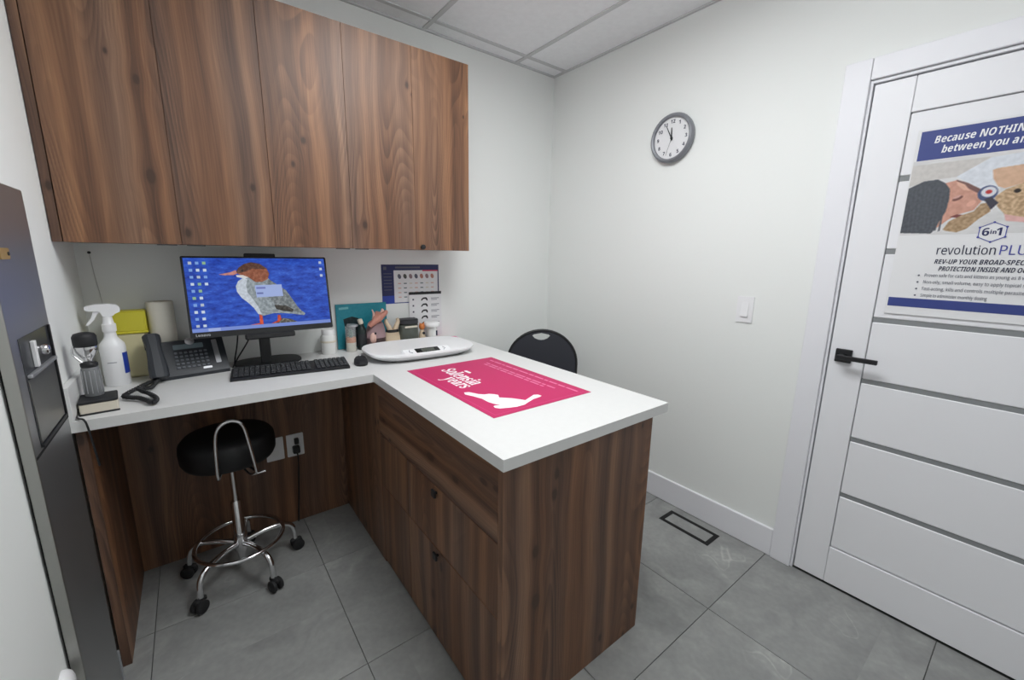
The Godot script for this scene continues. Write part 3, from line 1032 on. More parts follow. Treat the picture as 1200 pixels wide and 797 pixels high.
# ------------------------------------------------------------------ stool and folding chair
func make_stool() -> void:
	var s := thing("stool", "black round stool on chrome five-star base under the desk", "stool", Vector3(-2.026, 0, 0.285))
	var st := S()
	lathe(st, [Vector2(0, 0.545), Vector2(0.14, 0.545), Vector2(0.158, 0.552), Vector2(0.168, 0.572), Vector2(0.170, 0.61), Vector2(0.166, 0.64), Vector2(0.150, 0.658), Vector2(0.10, 0.665), Vector2(0, 0.666)], 36)
	put("seat", st, M.vinyl, s)
	st = S()
	bx(st, Vector3(0, 0.538, 0), Vector3(0.16, 0.012, 0.16), 0.003)
	put("seat_plate", st, M.black, s)
	st = S()
	lathe(st, [Vector2(0.0, 0.30), Vector2(0.012, 0.30), Vector2(0.012, 0.535), Vector2(0, 0.535)], 18)
	put("gas_lift", st, M.chrome, s)
	st = S()
	lathe(st, [Vector2(0, 0.075), Vector2(0.016, 0.075), Vector2(0.018, 0.10), Vector2(0.026, 0.115), Vector2(0.026, 0.185), Vector2(0.022, 0.195), Vector2(0.021, 0.345), Vector2(0.017, 0.352), Vector2(0, 0.352)], 20)
	put("column", st, M.chrome, s)
	st = S()
	tube(st, curve([Vector3(0.03, 0.528, 0.06), Vector3(0.055, 0.50, 0.10), Vector3(0.075, 0.505, 0.12), Vector3(0.11, 0.512, 0.13)]), 0.005, 8)
	put("lever", st, M.chrome, s)
	st = S()
	tube(st, curve([Vector3(-0.040, 0.535, 0.10), Vector3(-0.050, 0.548, 0.18), Vector3(-0.050, 0.60, 0.20), Vector3(-0.043, 0.72, 0.200), Vector3(-0.022, 0.765, 0.200), Vector3(0.014, 0.775, 0.200), Vector3(0.045, 0.748, 0.200), Vector3(0.060, 0.66, 0.200), Vector3(0.072, 0.56, 0.20), Vector3(0.070, 0.545, 0.18), Vector3(0.055, 0.535, 0.10)], 6), 0.0065, 10)
	put("hoop", st, M.chrome, s)
	st = S()
	tube(st, ring_pts(Vector3(0, 0.165, 0), 0.163, 40), 0.0085, 10)
	put("foot_ring", st, M.chrome, s)
	for k in 5:
		var a := deg_to_rad(65.0 + 72.0 * k)
		var d := Vector3(cos(a), 0, sin(a))
		st = S()
		tube(st, curve([d * 0.02 + Vector3(0, 0.150, 0), d * 0.09 + Vector3(0, 0.160, 0), d * 0.165 + Vector3(0, 0.155, 0), d * 0.205 + Vector3(0, 0.125, 0), d * 0.214 + Vector3(0, 0.06, 0)]), 0.0115, 10)
		var lg := put("leg", st, M.chrome, s)
		var side := Vector3(-d.z, 0, d.x)
		var cs := S()
		for e in [-1, 1]:
			var q: Vector3 = d * 0.222 + side * (e * 0.014) + Vector3(0, 0.026, 0)
			lathe(cs, [Vector2(0, -0.009), Vector2(0.020, -0.009), Vector2(0.026, -0.005), Vector2(0.026, 0.005), Vector2(0.020, 0.009), Vector2(0, 0.009)], 18, Transform3D(Basis(d, side, Vector3.UP), q))
		bx(cs, Vector3.ZERO, Vector3(0.05, 0.022, 0.02), 0.006, Vector2.ZERO, false, Transform3D(Basis(d, Vector3.UP, -side), d * 0.216 + Vector3(0, 0.048, 0)))
		put("caster", cs, M.rubber, lg)


func make_chair() -> void:
	var n := Vector3(-0.61, 0, 0.79).normalized()
	var c := thing("folding_chair", "black folding chair with rounded back in the corner behind the peninsula", "chair", Vector3(-0.366, 0, 0.368), atan2(n.x, n.z))
	# local: +z is the way it faces, the back stands at z = 0
	var outer := PackedVector2Array()
	var half := 0.215
	for i in 25:
		var a := PI * i / 24.0
		outer.append(Vector2(cos(a) * half, 0.735 + sin(a) * 0.205))
	outer.append(Vector2(-half * 0.97, 0.60))
	outer.append(Vector2(half * 0.97, 0.60))
	# hand hole, joined to the outline by a hairline slit
	var hole := PackedVector2Array()
	for q in [Vector2(0.0005, 0.931), Vector2(0.045, 0.922), Vector2(0.057, 0.915), Vector2(0.04, 0.897), Vector2(0.018, 0.888), Vector2(0.0, 0.886), Vector2(-0.018, 0.888), Vector2(-0.04, 0.897), Vector2(-0.057, 0.915), Vector2(-0.045, 0.922), Vector2(-0.0005, 0.931)]:
		hole.append(q + Vector2(-0.008, -0.005))
	var poly := PackedVector2Array()
	for i in outer.size():
		if i == 12:
			poly.append(Vector2(0.0005, 0.94))
			for q in hole: poly.append(q)
			poly.append(Vector2(-0.0005, 0.94))
		else:
			poly.append(outer[i])
	var st := S()
	var tilt := Transform3D(Basis(Vector3.RIGHT, -0.06), Vector3(0, 0, 0.04))
	prism(st, poly, 0.012, tilt)
	put("backrest", st, M.chair, c)
	st = S()
	var arch := []
	for i in 25:
		var a := PI * i / 24.0
		arch.append(tilt * Vector3(cos(a) * (half + 0.002), 0.735 + sin(a) * 0.207, 0.005))
	var legs := [tilt * Vector3(half, 0.60, 0.005), Vector3(0.215, 0.42, 0.10), Vector3(0.215, 0.012, 0.36)]
	var path := []
	for i in range(legs.size() - 1, -1, -1): path.append(legs[i])
	path.append_array(arch)
	for q in legs: path.append(Vector3(-q.x, q.y, q.z))
	tube(st, path, 0.0095, 10)
	put("frame", st, M.black, c)
	st = S()
	lathe(st, [Vector2(0, 0.430), Vector2(0.185, 0.430), Vector2(0.195, 0.437), Vector2(0.195, 0.448), Vector2(0.185, 0.455), Vector2(0, 0.457)], 32, Transform3D(Basis.IDENTITY, Vector3(0, 0, 0.21)), 1.0, 0.95, 2.6)
	put("seat", st, M.chair, c)
	for s in [-1, 1]:
		st = S()
		tube(st, [Vector3(s * 0.20, 0.435, 0.30), Vector3(s * 0.20, 0.012, -0.02)], 0.0095, 10)
		put("leg", st, M.black, c)
	st = S()
	tube(st, [Vector3(-0.20, 0.15, 0.085), Vector3(0.20, 0.15, 0.085)], 0.006, 8)
	put("stretcher", st, M.black, c)


# ------------------------------------------------------------------ things on the desk
func make_desk_things() -> void:
	make_monitor()
	var st: SurfaceTool
	# keyboard
	var k := thing("keyboard", "full-size black keyboard in front of the monitor", "keyboard", Vector3(-1.768, T, 0.322), -0.118)
	st = S()
	var kp := PackedVector2Array([Vector2(0.075, 0.0), Vector2(0.075, 0.008), Vector2(0.070, 0.011), Vector2(-0.068, 0.020), Vector2(-0.075, 0.018), Vector2(-0.075, 0.0)])
	prism(st, kp, 0.445, Transform3D(Basis(Vector3(0, 0, 1), Vector3.UP, Vector3(-1, 0, 0)), Vector3(0.2225, 0, 0)))
	put("case", st, M.black, k)
	st = S()
	for row in 6:
		var z := -0.058 + row * 0.0215
		var y := 0.0195 - (z + 0.068) * 0.065 + 0.001
		var x := -0.214
		while x < 0.212:
			var w := 0.0165
			if row == 5 and x > -0.15 and x < -0.14: w = 0.11
			var gap := (x > 0.066 and x < 0.074) or (x > 0.134 and x < 0.142)
			if not gap:
				bx(st, Vector3(x + w / 2, y + 0.002, z), Vector3(w, 0.005, 0.017), 0.0015)
			x += w + 0.0025
	var ks := put("keys", st, M.charcoal, k)
	ks.set_meta("kind", "stuff")
	# mouse
	var m := thing("computer_mouse", "black computer mouse between keyboard and white scale", "mouse", Vector3(-1.492, T, 0.372), -0.2)
	st = S()
	lathe(st, [Vector2(1.0, 0.0), Vector2(1.04, 0.008), Vector2(0.98, 0.02), Vector2(0.78, 0.030), Vector2(0.45, 0.036), Vector2(0, 0.038)], 28, Transform3D.IDENTITY, 0.029, 0.05, 2.4)
	put("shell", st, M.soft_black, m)
	st = S()
	lathe(st, [Vector2(0, -0.003), Vector2(0.009, -0.003), Vector2(0.009, 0.003), Vector2(0, 0.003)], 14, Transform3D(Basis(Vector3.BACK, PI / 2), Vector3(0, 0.031, -0.022)))
	put("scroll_wheel", st, M.silver, m)
	make_phone()
	# spray bottle
	var b := thing("spray_bottle", "white trigger spray bottle with blue label at the desk's left end", "bottle", Vector3(-2.337, T, 0.165))
	st = S()
	lathe(st, [Vector2(0, 0), Vector2(0.034, 0), Vector2(0.037, 0.004), Vector2(0.037, 0.145), Vector2(0.035, 0.158), Vector2(0.027, 0.17), Vector2(0.019, 0.182), Vector2(0.0165, 0.20), Vector2(0.0165, 0.215), Vector2(0, 0.215)], 32)
	put("body", st, M.white_plastic, b)
	st = S()
	lathe(st, [Vector2(0, 0.205), Vector2(0.020, 0.205), Vector2(0.0205, 0.232), Vector2(0.016, 0.236), Vector2(0.013, 0.262), Vector2(0, 0.262)], 24)
	put("collar", st, M.white_plastic, b)
	st = S()
	var head := PackedVector2Array(pv(".034,.276 .036,.290 .028,.302 .006,.308 -.030,.307 -.052,.302 -.058,.298 -.058,.288 -.050,.284 -.020,.280 -.014,.262 .013,.262 .020,.270"))
	prism(st, head, 0.026, Transform3D(Basis(Vector3.UP, 0.15), Vector3(0, 0, -0.013)))
	put("trigger_head", st, M.white_plastic, b)
	st = S()
	prism(st, PackedVector2Array(pv("-.016,.282 -.036,.282 -.044,.258 -.057,.240 -.060,.232 -.052,.234 -.036,.252 -.026,.272")), 0.016, Transform3D(Basis(Vector3.UP, 0.15), Vector3(0, 0, -0.008)))
	put("trigger", st, M.white_plastic, b)
	st = S()
	var lab := []
	for i in 7:
		var a := deg_to_rad(-8.0 + 9.0 * i)
		lab.append(a)
	for i in 6:
		var pts := []
		for q in [[lab[i], 0.045], [lab[i + 1], 0.045], [lab[i + 1], 0.125], [lab[i], 0.125]]:
			pts.append(Vector3(cos(q[0]) * 0.0374, q[1], sin(q[0]) * 0.0374))
		face(st, pts, Vector3(cos(lab[i]), 0, sin(lab[i])))
	put("label_panel", st, M.blue, b)
	st = S()
	bx(st, Vector3(-0.004, 0.092, 0.0372), Vector3(0.026, 0.002, 0.0012), 0.0)
	put("print_line", st, M.ink_grey, b)
	# sharps container
	var y := thing("sharps_container", "cream disposal container with a yellow top behind the spray bottle", "container", Vector3(-2.288, T, 0.068))
	box("body", Vector3(-0.048, 0, -0.046), Vector3(0.048, 0.184, 0.020), M.cream, y, 0.008)
	box("lid", Vector3(-0.052, 0.184, -0.050), Vector3(0.052, 0.268, 0.024), M.yellow, y, 0.006)
	box("lid_rim", Vector3(-0.054, 0.178, -0.052), Vector3(0.054, 0.188, 0.026), M.yellow, y, 0.003)
	# paper towel roll
	var r := thing("paper_towel_roll", "cream paper towel roll standing behind the desk phone", "paper roll", Vector3(-2.190, T, 0.047))
	st = S()
	lathe(st, [Vector2(0.018, 0.004), Vector2(0.018, 0.0), Vector2(0.043, 0.0), Vector2(0.044, 0.003), Vector2(0.044, 0.294), Vector2(0.043, 0.297), Vector2(0.018, 0.297), Vector2(0.018, 0.28)], 36)
	put("roll", st, M.towel, r)
	st = S()
	lathe(st, [Vector2(0.0165, 0.002), Vector2(0.018, 0.002), Vector2(0.018, 0.296), Vector2(0.0165, 0.296), Vector2(0.0165, 0.002)], 24)
	put("core", st, M.beige, r)
	make_otoscope()


func make_monitor() -> void:
	var m := thing("monitor", "black desktop monitor showing a wading bird on blue water", "monitor", Vector3(-1.838, T, 0.10))
	# panel frame: origin at the middle of the bottom edge, leaning back
	var bot := Vector3(0.0, 0.163, 0.155)
	var top := Vector3(0.0, 0.482, 0.103)
	var up := (top - bot).normalized()
	var right := Vector3(1, 0, 0.0)
	var tf := Transform3D(Basis(right, up, right.cross(up)), bot)
	var hh := (top - bot).length()
	var st := S()
	prism(st, rrect(0.528, hh, 0.006, 4, Vector2(0, hh / 2)), 0.022, tf * Transform3D(Basis.IDENTITY, Vector3(0, 0, -0.022)))
	var bz := put("bezel", st, M.black, m)
	st = S()
	var w := 0.512
	prism(st, PackedVector2Array([Vector2(-w / 2, 0.024), Vector2(w / 2, 0.024), Vector2(w / 2, hh - 0.007), Vector2(-w / 2, hh - 0.007)]), 0.0006, tf, Rect2(-w / 2, 0.024, w, hh - 0.031))
	put("screen", st, M.screen, bz)
	var glow := AreaLight3D.new()
	glow.name = "screen_glow"
	glow.area_size = Vector2(w, hh - 0.031)
	glow.area_normalize_energy = true
	glow.light_energy = 0.005
	glow.light_color = Color(0.35, 0.5, 1.0)
	glow.area_range = 6.0
	glow.area_attenuation = 2.0
	glow.shadow_enabled = true
	glow.transform = tf * Transform3D(Basis(Vector3.UP, PI), Vector3(0, hh / 2 + 0.01, 0.004))
	m.add_child(glow)
	text("Lenovo", 0.014, M.silver, bz, tf * Vector3(-0.248, 0.012, 0.0006), tf.basis, true)
	st = S()
	bx(st, Vector3(0.004, hh + 0.006, -0.010), Vector3(0.114, 0.016, 0.02), 0.003, Vector2.ZERO, false, tf)
	put("webcam_bar", st, M.black, m)
	st = S()
	bx(st, Vector3(0.01, -0.011, -0.018), Vector3(0.185, 0.024, 0.05), 0.004, Vector2.ZERO, false, tf)
	put("computer_module", st, M.black, m)
	st = S()
	bx(st, Vector3(-0.006, 0.12, 0.055), Vector3(0.042, 0.22, 0.02), 0.004)
	bx(st, Vector3(-0.006, 0.26, 0.085), Vector3(0.09, 0.09, 0.05), 0.004)
	put("stand_neck", st, M.black, m)
	st = S()
	lathe(st, [Vector2(0, 0), Vector2(1.0, 0), Vector2(1.0, 0.008), Vector2(0.96, 0.012), Vector2(0, 0.014)], 40, Transform3D(Basis.IDENTITY, Vector3(0.01, 0, 0.0)), 0.135, 0.085, 2.8)
	put("stand_base", st, M.black, m)
	# cables behind the screen
	for q in [[Vector3(-0.092, 0.236, 0.02), Vector3(-0.102, 0.106, -0.03), Vector3(-0.117, 0.026, -0.05), Vector3(-0.122, 0.0035, -0.03)], [Vector3(-0.047, 0.166, 0.03), Vector3(-0.067, 0.106, 0.01), Vector3(-0.107, 0.036, -0.01), Vector3(-0.134, 0.0035, 0.04)]]:
		st = S()
		tube(st, curve(q), 0.003, 8)
		put("cable", st, M.soft_black, m)
	st = S()
	tube(st, [Vector3(-0.046, 0.168, 0.03), Vector3(-0.062, 0.124, 0.014)], 0.008, 10)
	put("cable_plug", st, M.black, m)


func make_phone() -> void:
	var p := thing("desk_phone", "dark office desk phone with handset on its left side", "phone", Vector3(-2.115, T, 0.150), 0.14)
	var st := S()
	# wedge body, profile in z,y
	var prof := PackedVector2Array([Vector2(0.05, 0.0), Vector2(0.054, 0.014), Vector2(0.050, 0.022), Vector2(-0.038, 0.138), Vector2(-0.048, 0.138), Vector2(-0.04, 0.0)])
	prism(st, prof, 0.232, Transform3D(Basis(Vector3(0, 0, 1), Vector3.UP, Vector3(-1, 0, 0)), Vector3(0.125, 0, 0)))
	put("body", st, M.phone, p)
	var a := Vector3(0, 0.022, 0.050)
	var b := Vector3(0, 0.138, -0.038)
	var up := (b - a).normalized()
	var tf := Transform3D(Basis(Vector3.RIGHT, up, Vector3.RIGHT.cross(up)), a)
	st = S()
	prism(st, rrect(0.10, 0.022, 0.003, 3, Vector2(0.002, 0.116)), 0.002, tf)
	put("display", st, M.lcd, p)
	st = S()
	prism(st, rrect(0.018, 0.110, 0.003, 3, Vector2(0.092, 0.080)), 0.002, tf)
	put("speed_dial_strip", st, M.silver, p)
	st = S()
	for r in 5:
		for c in 7:
			bx(st, Vector3(-0.044 + c * 0.0165, 0.022 + r * 0.0165, 0.003), Vector3(0.011, 0.009, 0.005), 0.002, Vector2.ZERO, false, tf)
	var ks := put("keypad", st, M.phone_key, p)
	ks.set_meta("kind", "stuff")
	st = S()
	prism(st, rrect(0.03, 0.009, 0.002, 2, Vector2(0.05, 0.010)), 0.002, tf)
	put("name_plate", st, M.silver, p)
	st = S()
	lathe(st, [Vector2(0.016, 0), Vector2(0.016, 0.004), Vector2(0.012, 0.006), Vector2(0, 0.006)], 16, tf * Transform3D(Basis(Vector3.RIGHT, PI / 2), Vector3(0.01, 0.138, 0.0)))
	put("message_lamp", st, M.silver, p)
	# handset lies along the slope at the left
	st = S()
	var hp := []
	var hx := -0.108
	var prof2 := [[-0.020, 0.024, 0.024], [-0.012, 0.026, 0.030], [0.02, 0.032, 0.030], [0.06, 0.036, 0.026], [0.11, 0.035, 0.024], [0.145, 0.028, 0.028], [0.166, 0.022, 0.028], [0.172, 0.020, 0.022]]
	for i in prof2.size() - 1:
		var q = prof2[i]
		var q2 = prof2[i + 1]
		for k in 14:
			var quad := []
			var nrm := Vector3.ZERO
			for e in [[q, k], [q, k + 1], [q2, k + 1], [q2, k]]:
				var an: float = TAU * e[1] / 14.0
				var cx: float = signf(cos(an)) * pow(absf(cos(an)), 0.6) * e[0][2]
				var cz: float = signf(sin(an)) * pow(absf(sin(an)), 0.6) * 0.016 + e[0][1]
				quad.append(tf * Vector3(hx + cx, e[0][0], cz))
				nrm += Vector3(cos(an), 0, sin(an))
			face(st, quad, (tf.basis * nrm).normalized())
	for e in [0, prof2.size() - 1]:
		var ring := []
		for k in 14:
			var an := TAU * k / 14.0
			ring.append(tf * Vector3(hx + signf(cos(an)) * pow(absf(cos(an)), 0.6) * prof2[e][2], prof2[e][0], signf(sin(an)) * pow(absf(sin(an)), 0.6) * 0.016 + prof2[e][1]))
		face(st, ring, tf.basis * Vector3(0, -1 if e == 0 else 1, 0))
	bx(st, Vector3(hx, 0.02, 0.008), Vector3(0.05, 0.045, 0.02), 0.006, Vector2.ZERO, false, tf)
	bx(st, Vector3(hx, 0.135, 0.008), Vector3(0.05, 0.045, 0.02), 0.006, Vector2.ZERO, false, tf)
	put("handset", st, M.phone, p)
	# coiled cord on the desk
	var cd := thing("phone_cord", "black coiled phone cord lying on the desk's front edge", "cord", Vector3(0, T, 0))
	st = S()
	var path := curve([Vector3(-2.232, 0.012, 0.235), Vector3(-2.258, 0.012, 0.28), Vector3(-2.300, 0.012, 0.385), Vector3(-2.29, 0.013, 0.425), Vector3(-2.255, 0.012, 0.46), Vector3(-2.222, 0.012, 0.53), Vector3(-2.212, 0.012, 0.50), Vector3(-2.228, 0.014, 0.44), Vector3(-2.262, 0.03, 0.40), Vector3(-2.236, 0.012, 0.33), Vector3(-2.226, 0.012, 0.27), Vector3(-2.214, 0.016, 0.232)], 14)
	var coil := []
	for i in path.size() * 3:
		var t := float(i) / 3.0
		var j: int = min(int(t), path.size() - 2)
		var d: Vector3 = (path[j + 1] - path[j]).normalized()
		var base: Vector3 = (path[j] as Vector3).lerp(path[j + 1], t - int(t))
		var sd := d.cross(Vector3.UP).normalized()
		var an := t * TAU / 1.6
		coil.append(base + (sd * cos(an) + Vector3.UP * sin(an)) * 0.006)
	tube(st, coil, 0.0028, 5)
	put("coil", st, M.black, cd)


func make_otoscope() -> void:
	var o := thing("charging_stand", "beige charging block with black top at the desk's left front corner", "charger", Vector3(-2.352, T, 0.475), 0.10)
	box("block", Vector3(-0.044, 0.0, -0.045), Vector3(0.044, 0.034, 0.05), M.beige, o, 0.003)
	box("cradle_top", Vector3(-0.045, 0.034, -0.046), Vector3(0.045, 0.044, 0.051), M.soft_black, o, 0.003)
	box("foot", Vector3(-0.046, -0.0, 0.0495), Vector3(0.046, 0.006, 0.052), M.black, o, 0.001)
	var cw := thing("charger_cord", "thin black cord running from the charger over the desk edge", "cord", o.position, 0.10)
	var st := S()
	tube(st, curve([Vector3(-0.0485, 0.02, 0.03), Vector3(-0.052, 0.006, 0.055), Vector3(-0.046, 0.005, 0.085), Vector3(-0.034, 0.003, 0.1045), Vector3(-0.028, -0.03, 0.107), Vector3(-0.02, -0.15, 0.10)]), 0.0028, 8)
	put("cord", st, M.black, cw)
	var s := thing("otoscope", "handheld examination scope with silver handle and black head on charger", "scope", Vector3(-2.362, T + 0.0445, 0.455))
	st = S()
	lathe(st, [Vector2(0, 0), Vector2(0.0225, 0), Vector2(0.023, 0.004), Vector2(0.0215, 0.088), Vector2(0.019, 0.094), Vector2(0, 0.094)], 24)
	put("handle", st, M.grey, s)
	st = S()
	for k in 12:
		var a := TAU * k / 12.0
		tube(st, [Vector3(cos(a) * 0.0228, 0.01, sin(a) * 0.0228), Vector3(cos(a) * 0.0216, 0.083, sin(a) * 0.0216)], 0.0014, 6)
	put("grip_ribs", st, M.silver, s)
	st = S()
	lathe(st, [Vector2(0.0195, 0.092), Vector2(0.021, 0.096), Vector2(0.021, 0.104), Vector2(0.017, 0.108), Vector2(0, 0.108)], 24)
	put("switch_ring", st, M.black, s)
	st = S()
	lathe(st, [Vector2(0.010, 0.106), Vector2(0.011, 0.118), Vector2(0.018, 0.128), Vector2(0.026, 0.146), Vector2(0.027, 0.158), Vector2(0.023, 0.166), Vector2(0, 0.168)], 24)
	tube(st, curve([Vector3(-0.012, 0.112, 0.02), Vector3(-0.030, 0.14, 0.014), Vector3(-0.026, 0.165, 0.008)]), 0.003, 8)
	put("neck", st, M.chrome, s)
	st = S()
	lathe(st, [Vector2(0.026, 0.158), Vector2(0.0285, 0.165), Vector2(0.0285, 0.190), Vector2(0.024, 0.199), Vector2(0.012, 0.203), Vector2(0, 0.203)], 24)
	put("head_cap", st, M.soft_black, s)


# ------------------------------------------------------------------ row of small things by the back wall
func make_back_row() -> void:
	var st := S()
	# teal printed card leaning on the wall
	var t := thing("teal_card", "teal printed display card standing against the back wall", "card", Vector3(-1.36, T, 0.012))
	prism(st, PackedVector2Array([Vector2(-0.135, 0), Vector2(0.135, 0), Vector2(0.135, 0.238), Vector2(-0.135, 0.238)]), 0.006, Transform3D(Basis(Vector3.RIGHT, -0.03), Vector3(0, 0.0005, 0.0)), Rect2(-0.135, 0, 0.27, 0.238))
	put("board", st, M.teal, t)
	# wall calendar
	var c := thing("wall_calendar", "navy and white chart pinned to the wall under the cabinets", "calendar", Vector3(-1.065, 1.12, 0.0005))
	box("sheet", Vector3(-0.175, 0, 0), Vector3(0.175, 0.218, 0.0015), M.paper, c, 0.0)
	box("side_band", Vector3(-0.175, 0, 0.0015), Vector3(-0.105, 0.218, 0.0021), M.navy_dark, c, 0.0)
	box("header_band", Vector3(-0.105, 0.186, 0.0015), Vector3(0.175, 0.218, 0.0021), M.navy_dark, c, 0.0)
	box("side_foot", Vector3(-0.175, 0, 0.0021), Vector3(-0.105, 0.045, 0.0025), M.blue, c, 0.0)
	box("edge_band", Vector3(0.168, 0.02, 0.0015), Vector3(0.175, 0.186, 0.0021), M.navy_dark, c, 0.0)
	box("red_band", Vector3(0.07, 0.180, 0.0021), Vector3(0.168, 0.187, 0.0025), M.red, c, 0.0)
	box("foot_band", Vector3(-0.105, 0.0, 0.0015), Vector3(0.175, 0.005, 0.0021), M.navy, c, 0.0)
	st = S()
	bx(st, Vector3(-0.155, 0.198, 0.0024), Vector3(0.018, 0.018, 0.0006), 0.0)
	bx(st, Vector3(-0.02, 0.202, 0.0024), Vector3(0.15, 0.011, 0.0006), 0.0)
	for i in 6:
		bx(st, Vector3(-0.14, 0.168 - i * 0.018, 0.0024), Vector3(0.046, 0.004, 0.0006), 0.0)
	put("print_lines", st, M.ink_grey, c).set_meta("kind", "stuff")
	for i in 7:
		st = S()
		prism(st, PackedVector2Array(ell(-0.072 + i * 0.034, 0.152, 0.010, 0.014, 0.3)), 0.0006, Transform3D(Basis.IDENTITY, Vector3(0, 0, 0.0016)))
		put("pictogram", st, [M.ink_grey, M.jar, M.mauve, M.ink_grey, M.tissue, M.mauve, M.tissue][i], c)
		st = S()
		for r in 4:
			bx(st, Vector3(-0.072 + i * 0.034, 0.112 - r * 0.026, 0.0018), Vector3(0.018, 0.006, 0.0005), 0.0)
		put("print_lines", st, [M.tissue_pale, M.lcd, M.beige][i % 3], c).set_meta("kind", "stuff")
	# chart sheet in front of the calendar
	var s := thing("chart_sheet", "white printed sheet with a black header and small black silhouettes", "sheet", Vector3(-0.982, 0.915, 0.006))
	box("sheet", Vector3(-0.104, 0, 0), Vector3(0.104, 0.266, 0.0012), M.paper, s, 0.0)
	box("header_band", Vector3(-0.104, 0.250, 0.0012), Vector3(0.104, 0.266, 0.0018), M.black, s, 0.0)
	for i in 5:
		var y := 0.222 - i * 0.036
		st = S()
		prism(st, PackedVector2Array([Vector2(-0.030, y - 0.008), Vector2(-0.022, y - 0.008), Vector2(-0.016, y), Vector2(0.0, y + 0.001), Vector2(0.008, y - 0.010), Vector2(0.014, y - 0.009), Vector2(0.012, y + 0.004), Vector2(0.004, y + 0.011), Vector2(-0.014, y + 0.010), Vector2(-0.024, y + 0.004)]), 0.0006, Transform3D(Basis.IDENTITY, Vector3(0, 0, 0.0012)))
		put("silhouette", st, M.soft_black, s)
		st = S()
		bx(st, Vector3(0.062, y + 0.004, 0.0015), Vector3(0.052, 0.0035, 0.0006), 0.0)
		bx(st, Vector3(0.055, y - 0.005, 0.0015), Vector3(0.038, 0.0030, 0.0006), 0.0)
		bx(st, Vector3(-0.078, y, 0.0015), Vector3(0.010, 0.010, 0.0006), 0.0)
		put("print_lines", st, M.ink_grey, s).set_meta("kind", "stuff")
	# white frosted jar
	var j := thing("frosted_jar", "white frosted jar on the desk below the monitor's right corner", "jar", Vector3(-1.556, T, 0.075))
	st = S()
	lathe(st, [Vector2(0, 0), Vector2(0.033, 0), Vector2(0.035, 0.003), Vector2(0.036, 0.088), Vector2(0.033, 0.096), Vector2(0, 0.096)], 28)
	put("body", st, M.frost, j)
	st = S()
	lathe(st, [Vector2(0.0365, 0.060), Vector2(0.0375, 0.062), Vector2(0.0375, 0.068), Vector2(0.0365, 0.070)], 28)
	put("band", st, M.beige, j)
	st = S()
	lathe(st, [Vector2(0, 0.094), Vector2(0.030, 0.094), Vector2(0.030, 0.122), Vector2(0.027, 0.126), Vector2(0, 0.126)], 28)
	put("lid", st, M.white, j)
	# vial with coloured layers
	var v := thing("specimen_vial", "clear vial with white and orange layers in front of teal card", "vial", Vector3(-1.447, T, 0.085))
	st = S()
	lathe(st, [Vector2(0, 0), Vector2(0.022, 0), Vector2(0.024, 0.003), Vector2(0.024, 0.048), Vector2(0, 0.048)], 24)
	put("white_layer", st, M.beige, v)
	st = S()
	lathe(st, [Vector2(0, 0.048), Vector2(0.024, 0.048), Vector2(0.024, 0.074), Vector2(0, 0.074)], 24)
	put("orange_layer", st, M.orange, v)
	st = S()
	lathe(st, [Vector2(0.009, 0.074), Vector2(0.012, 0.09), Vector2(0.008, 0.110), Vector2(0, 0.118)], 12)
	put("green_core", st, M.green, v)
	st = S()
	lathe(st, [Vector2(0.0262, 0.0), Vector2(0.0262, 0.134)], 24)
	put("glass", st, M.clear, v)
	st = S()
	lathe(st, [Vector2(0.0, 0.132), Vector2(0.027, 0.132), Vector2(0.027, 0.142), Vector2(0, 0.144)], 24, Transform3D(Basis(Vector3.BACK, -0.08), Vector3(0, 0.0, 0)))
	put("cap", st, M.silver, v)
	# dark bottle
	var d := thing("dark_bottle", "dark green-black bottle with tilted pale cap beside the vial", "bottle", Vector3(-1.386, T, 0.070))
	st = S()
	lathe(st, [Vector2(0, 0), Vector2(0.022, 0), Vector2(0.0235, 0.003), Vector2(0.0235, 0.10), Vector2(0.02, 0.115), Vector2(0.012, 0.128), Vector2(0.012, 0.142), Vector2(0, 0.142)], 24)
	put("body", st, M.dark_green, d)
	st = S()
	lathe(st, [Vector2(0.0242, 0.03), Vector2(0.0242, 0.085)], 24)
	put("label_band", st, M.charcoal, d)
	st = S()
	lathe(st, [Vector2(0, 0), Vector2(0.013, 0), Vector2(0.013, 0.022), Vector2(0.01, 0.026), Vector2(0, 0.026)], 16, Transform3D(Basis(Vector3.BACK, 0.3), Vector3(0, 0.138, 0)))
	put("cap", st, M.beige, d)
	# anatomical model
	var a := thing("anatomical_model", "pinkish-brown anatomical teaching model in front of the teal card", "model", Vector3(-1.312, T, 0.075))
	st = S()
	lathe(st, [Vector2(0, 0), Vector2(0.75, 0.0), Vector2(0.95, 0.02), Vector2(1.0, 0.06), Vector2(0.95, 0.10), Vector2(0.78, 0.135), Vector2(0.5, 0.15), Vector2(0, 0.155)], 28, Transform3D.IDENTITY, 0.052, 0.045)
	put("lower_body", st, M.mauve, a)
	st = S()
	for i in 5:
		var q := curve([Vector3(-0.042 + i * 0.012, 0.128 + i * 0.006, 0.030), Vector3(-0.022 + i * 0.016, 0.150 + i * 0.010, 0.036), Vector3(0.0 + i * 0.013, 0.178 + i * 0.004, 0.018), Vector3(0.014 + i * 0.009, 0.190 - i * 0.004, -0.01)])
		tube(st, q, 0.013, 10, 0.010)
	put("muscle_lobes", st, M.tissue, a)
	st = S()
	tube(st, curve([Vector3(-0.016, 0.16, 0.02), Vector3(-0.014, 0.19, 0.02), Vector3(-0.020, 0.212, 0.016)]), 0.008, 10, 0.003)
	tube(st, curve([Vector3(0.022, 0.175, 0.02), Vector3(0.034, 0.20, 0.02), Vector3(0.040, 0.208, 0.0)]), 0.014, 10, 0.005)
	put("ear_tips", st, M.tissue_pale, a)
	st = S()
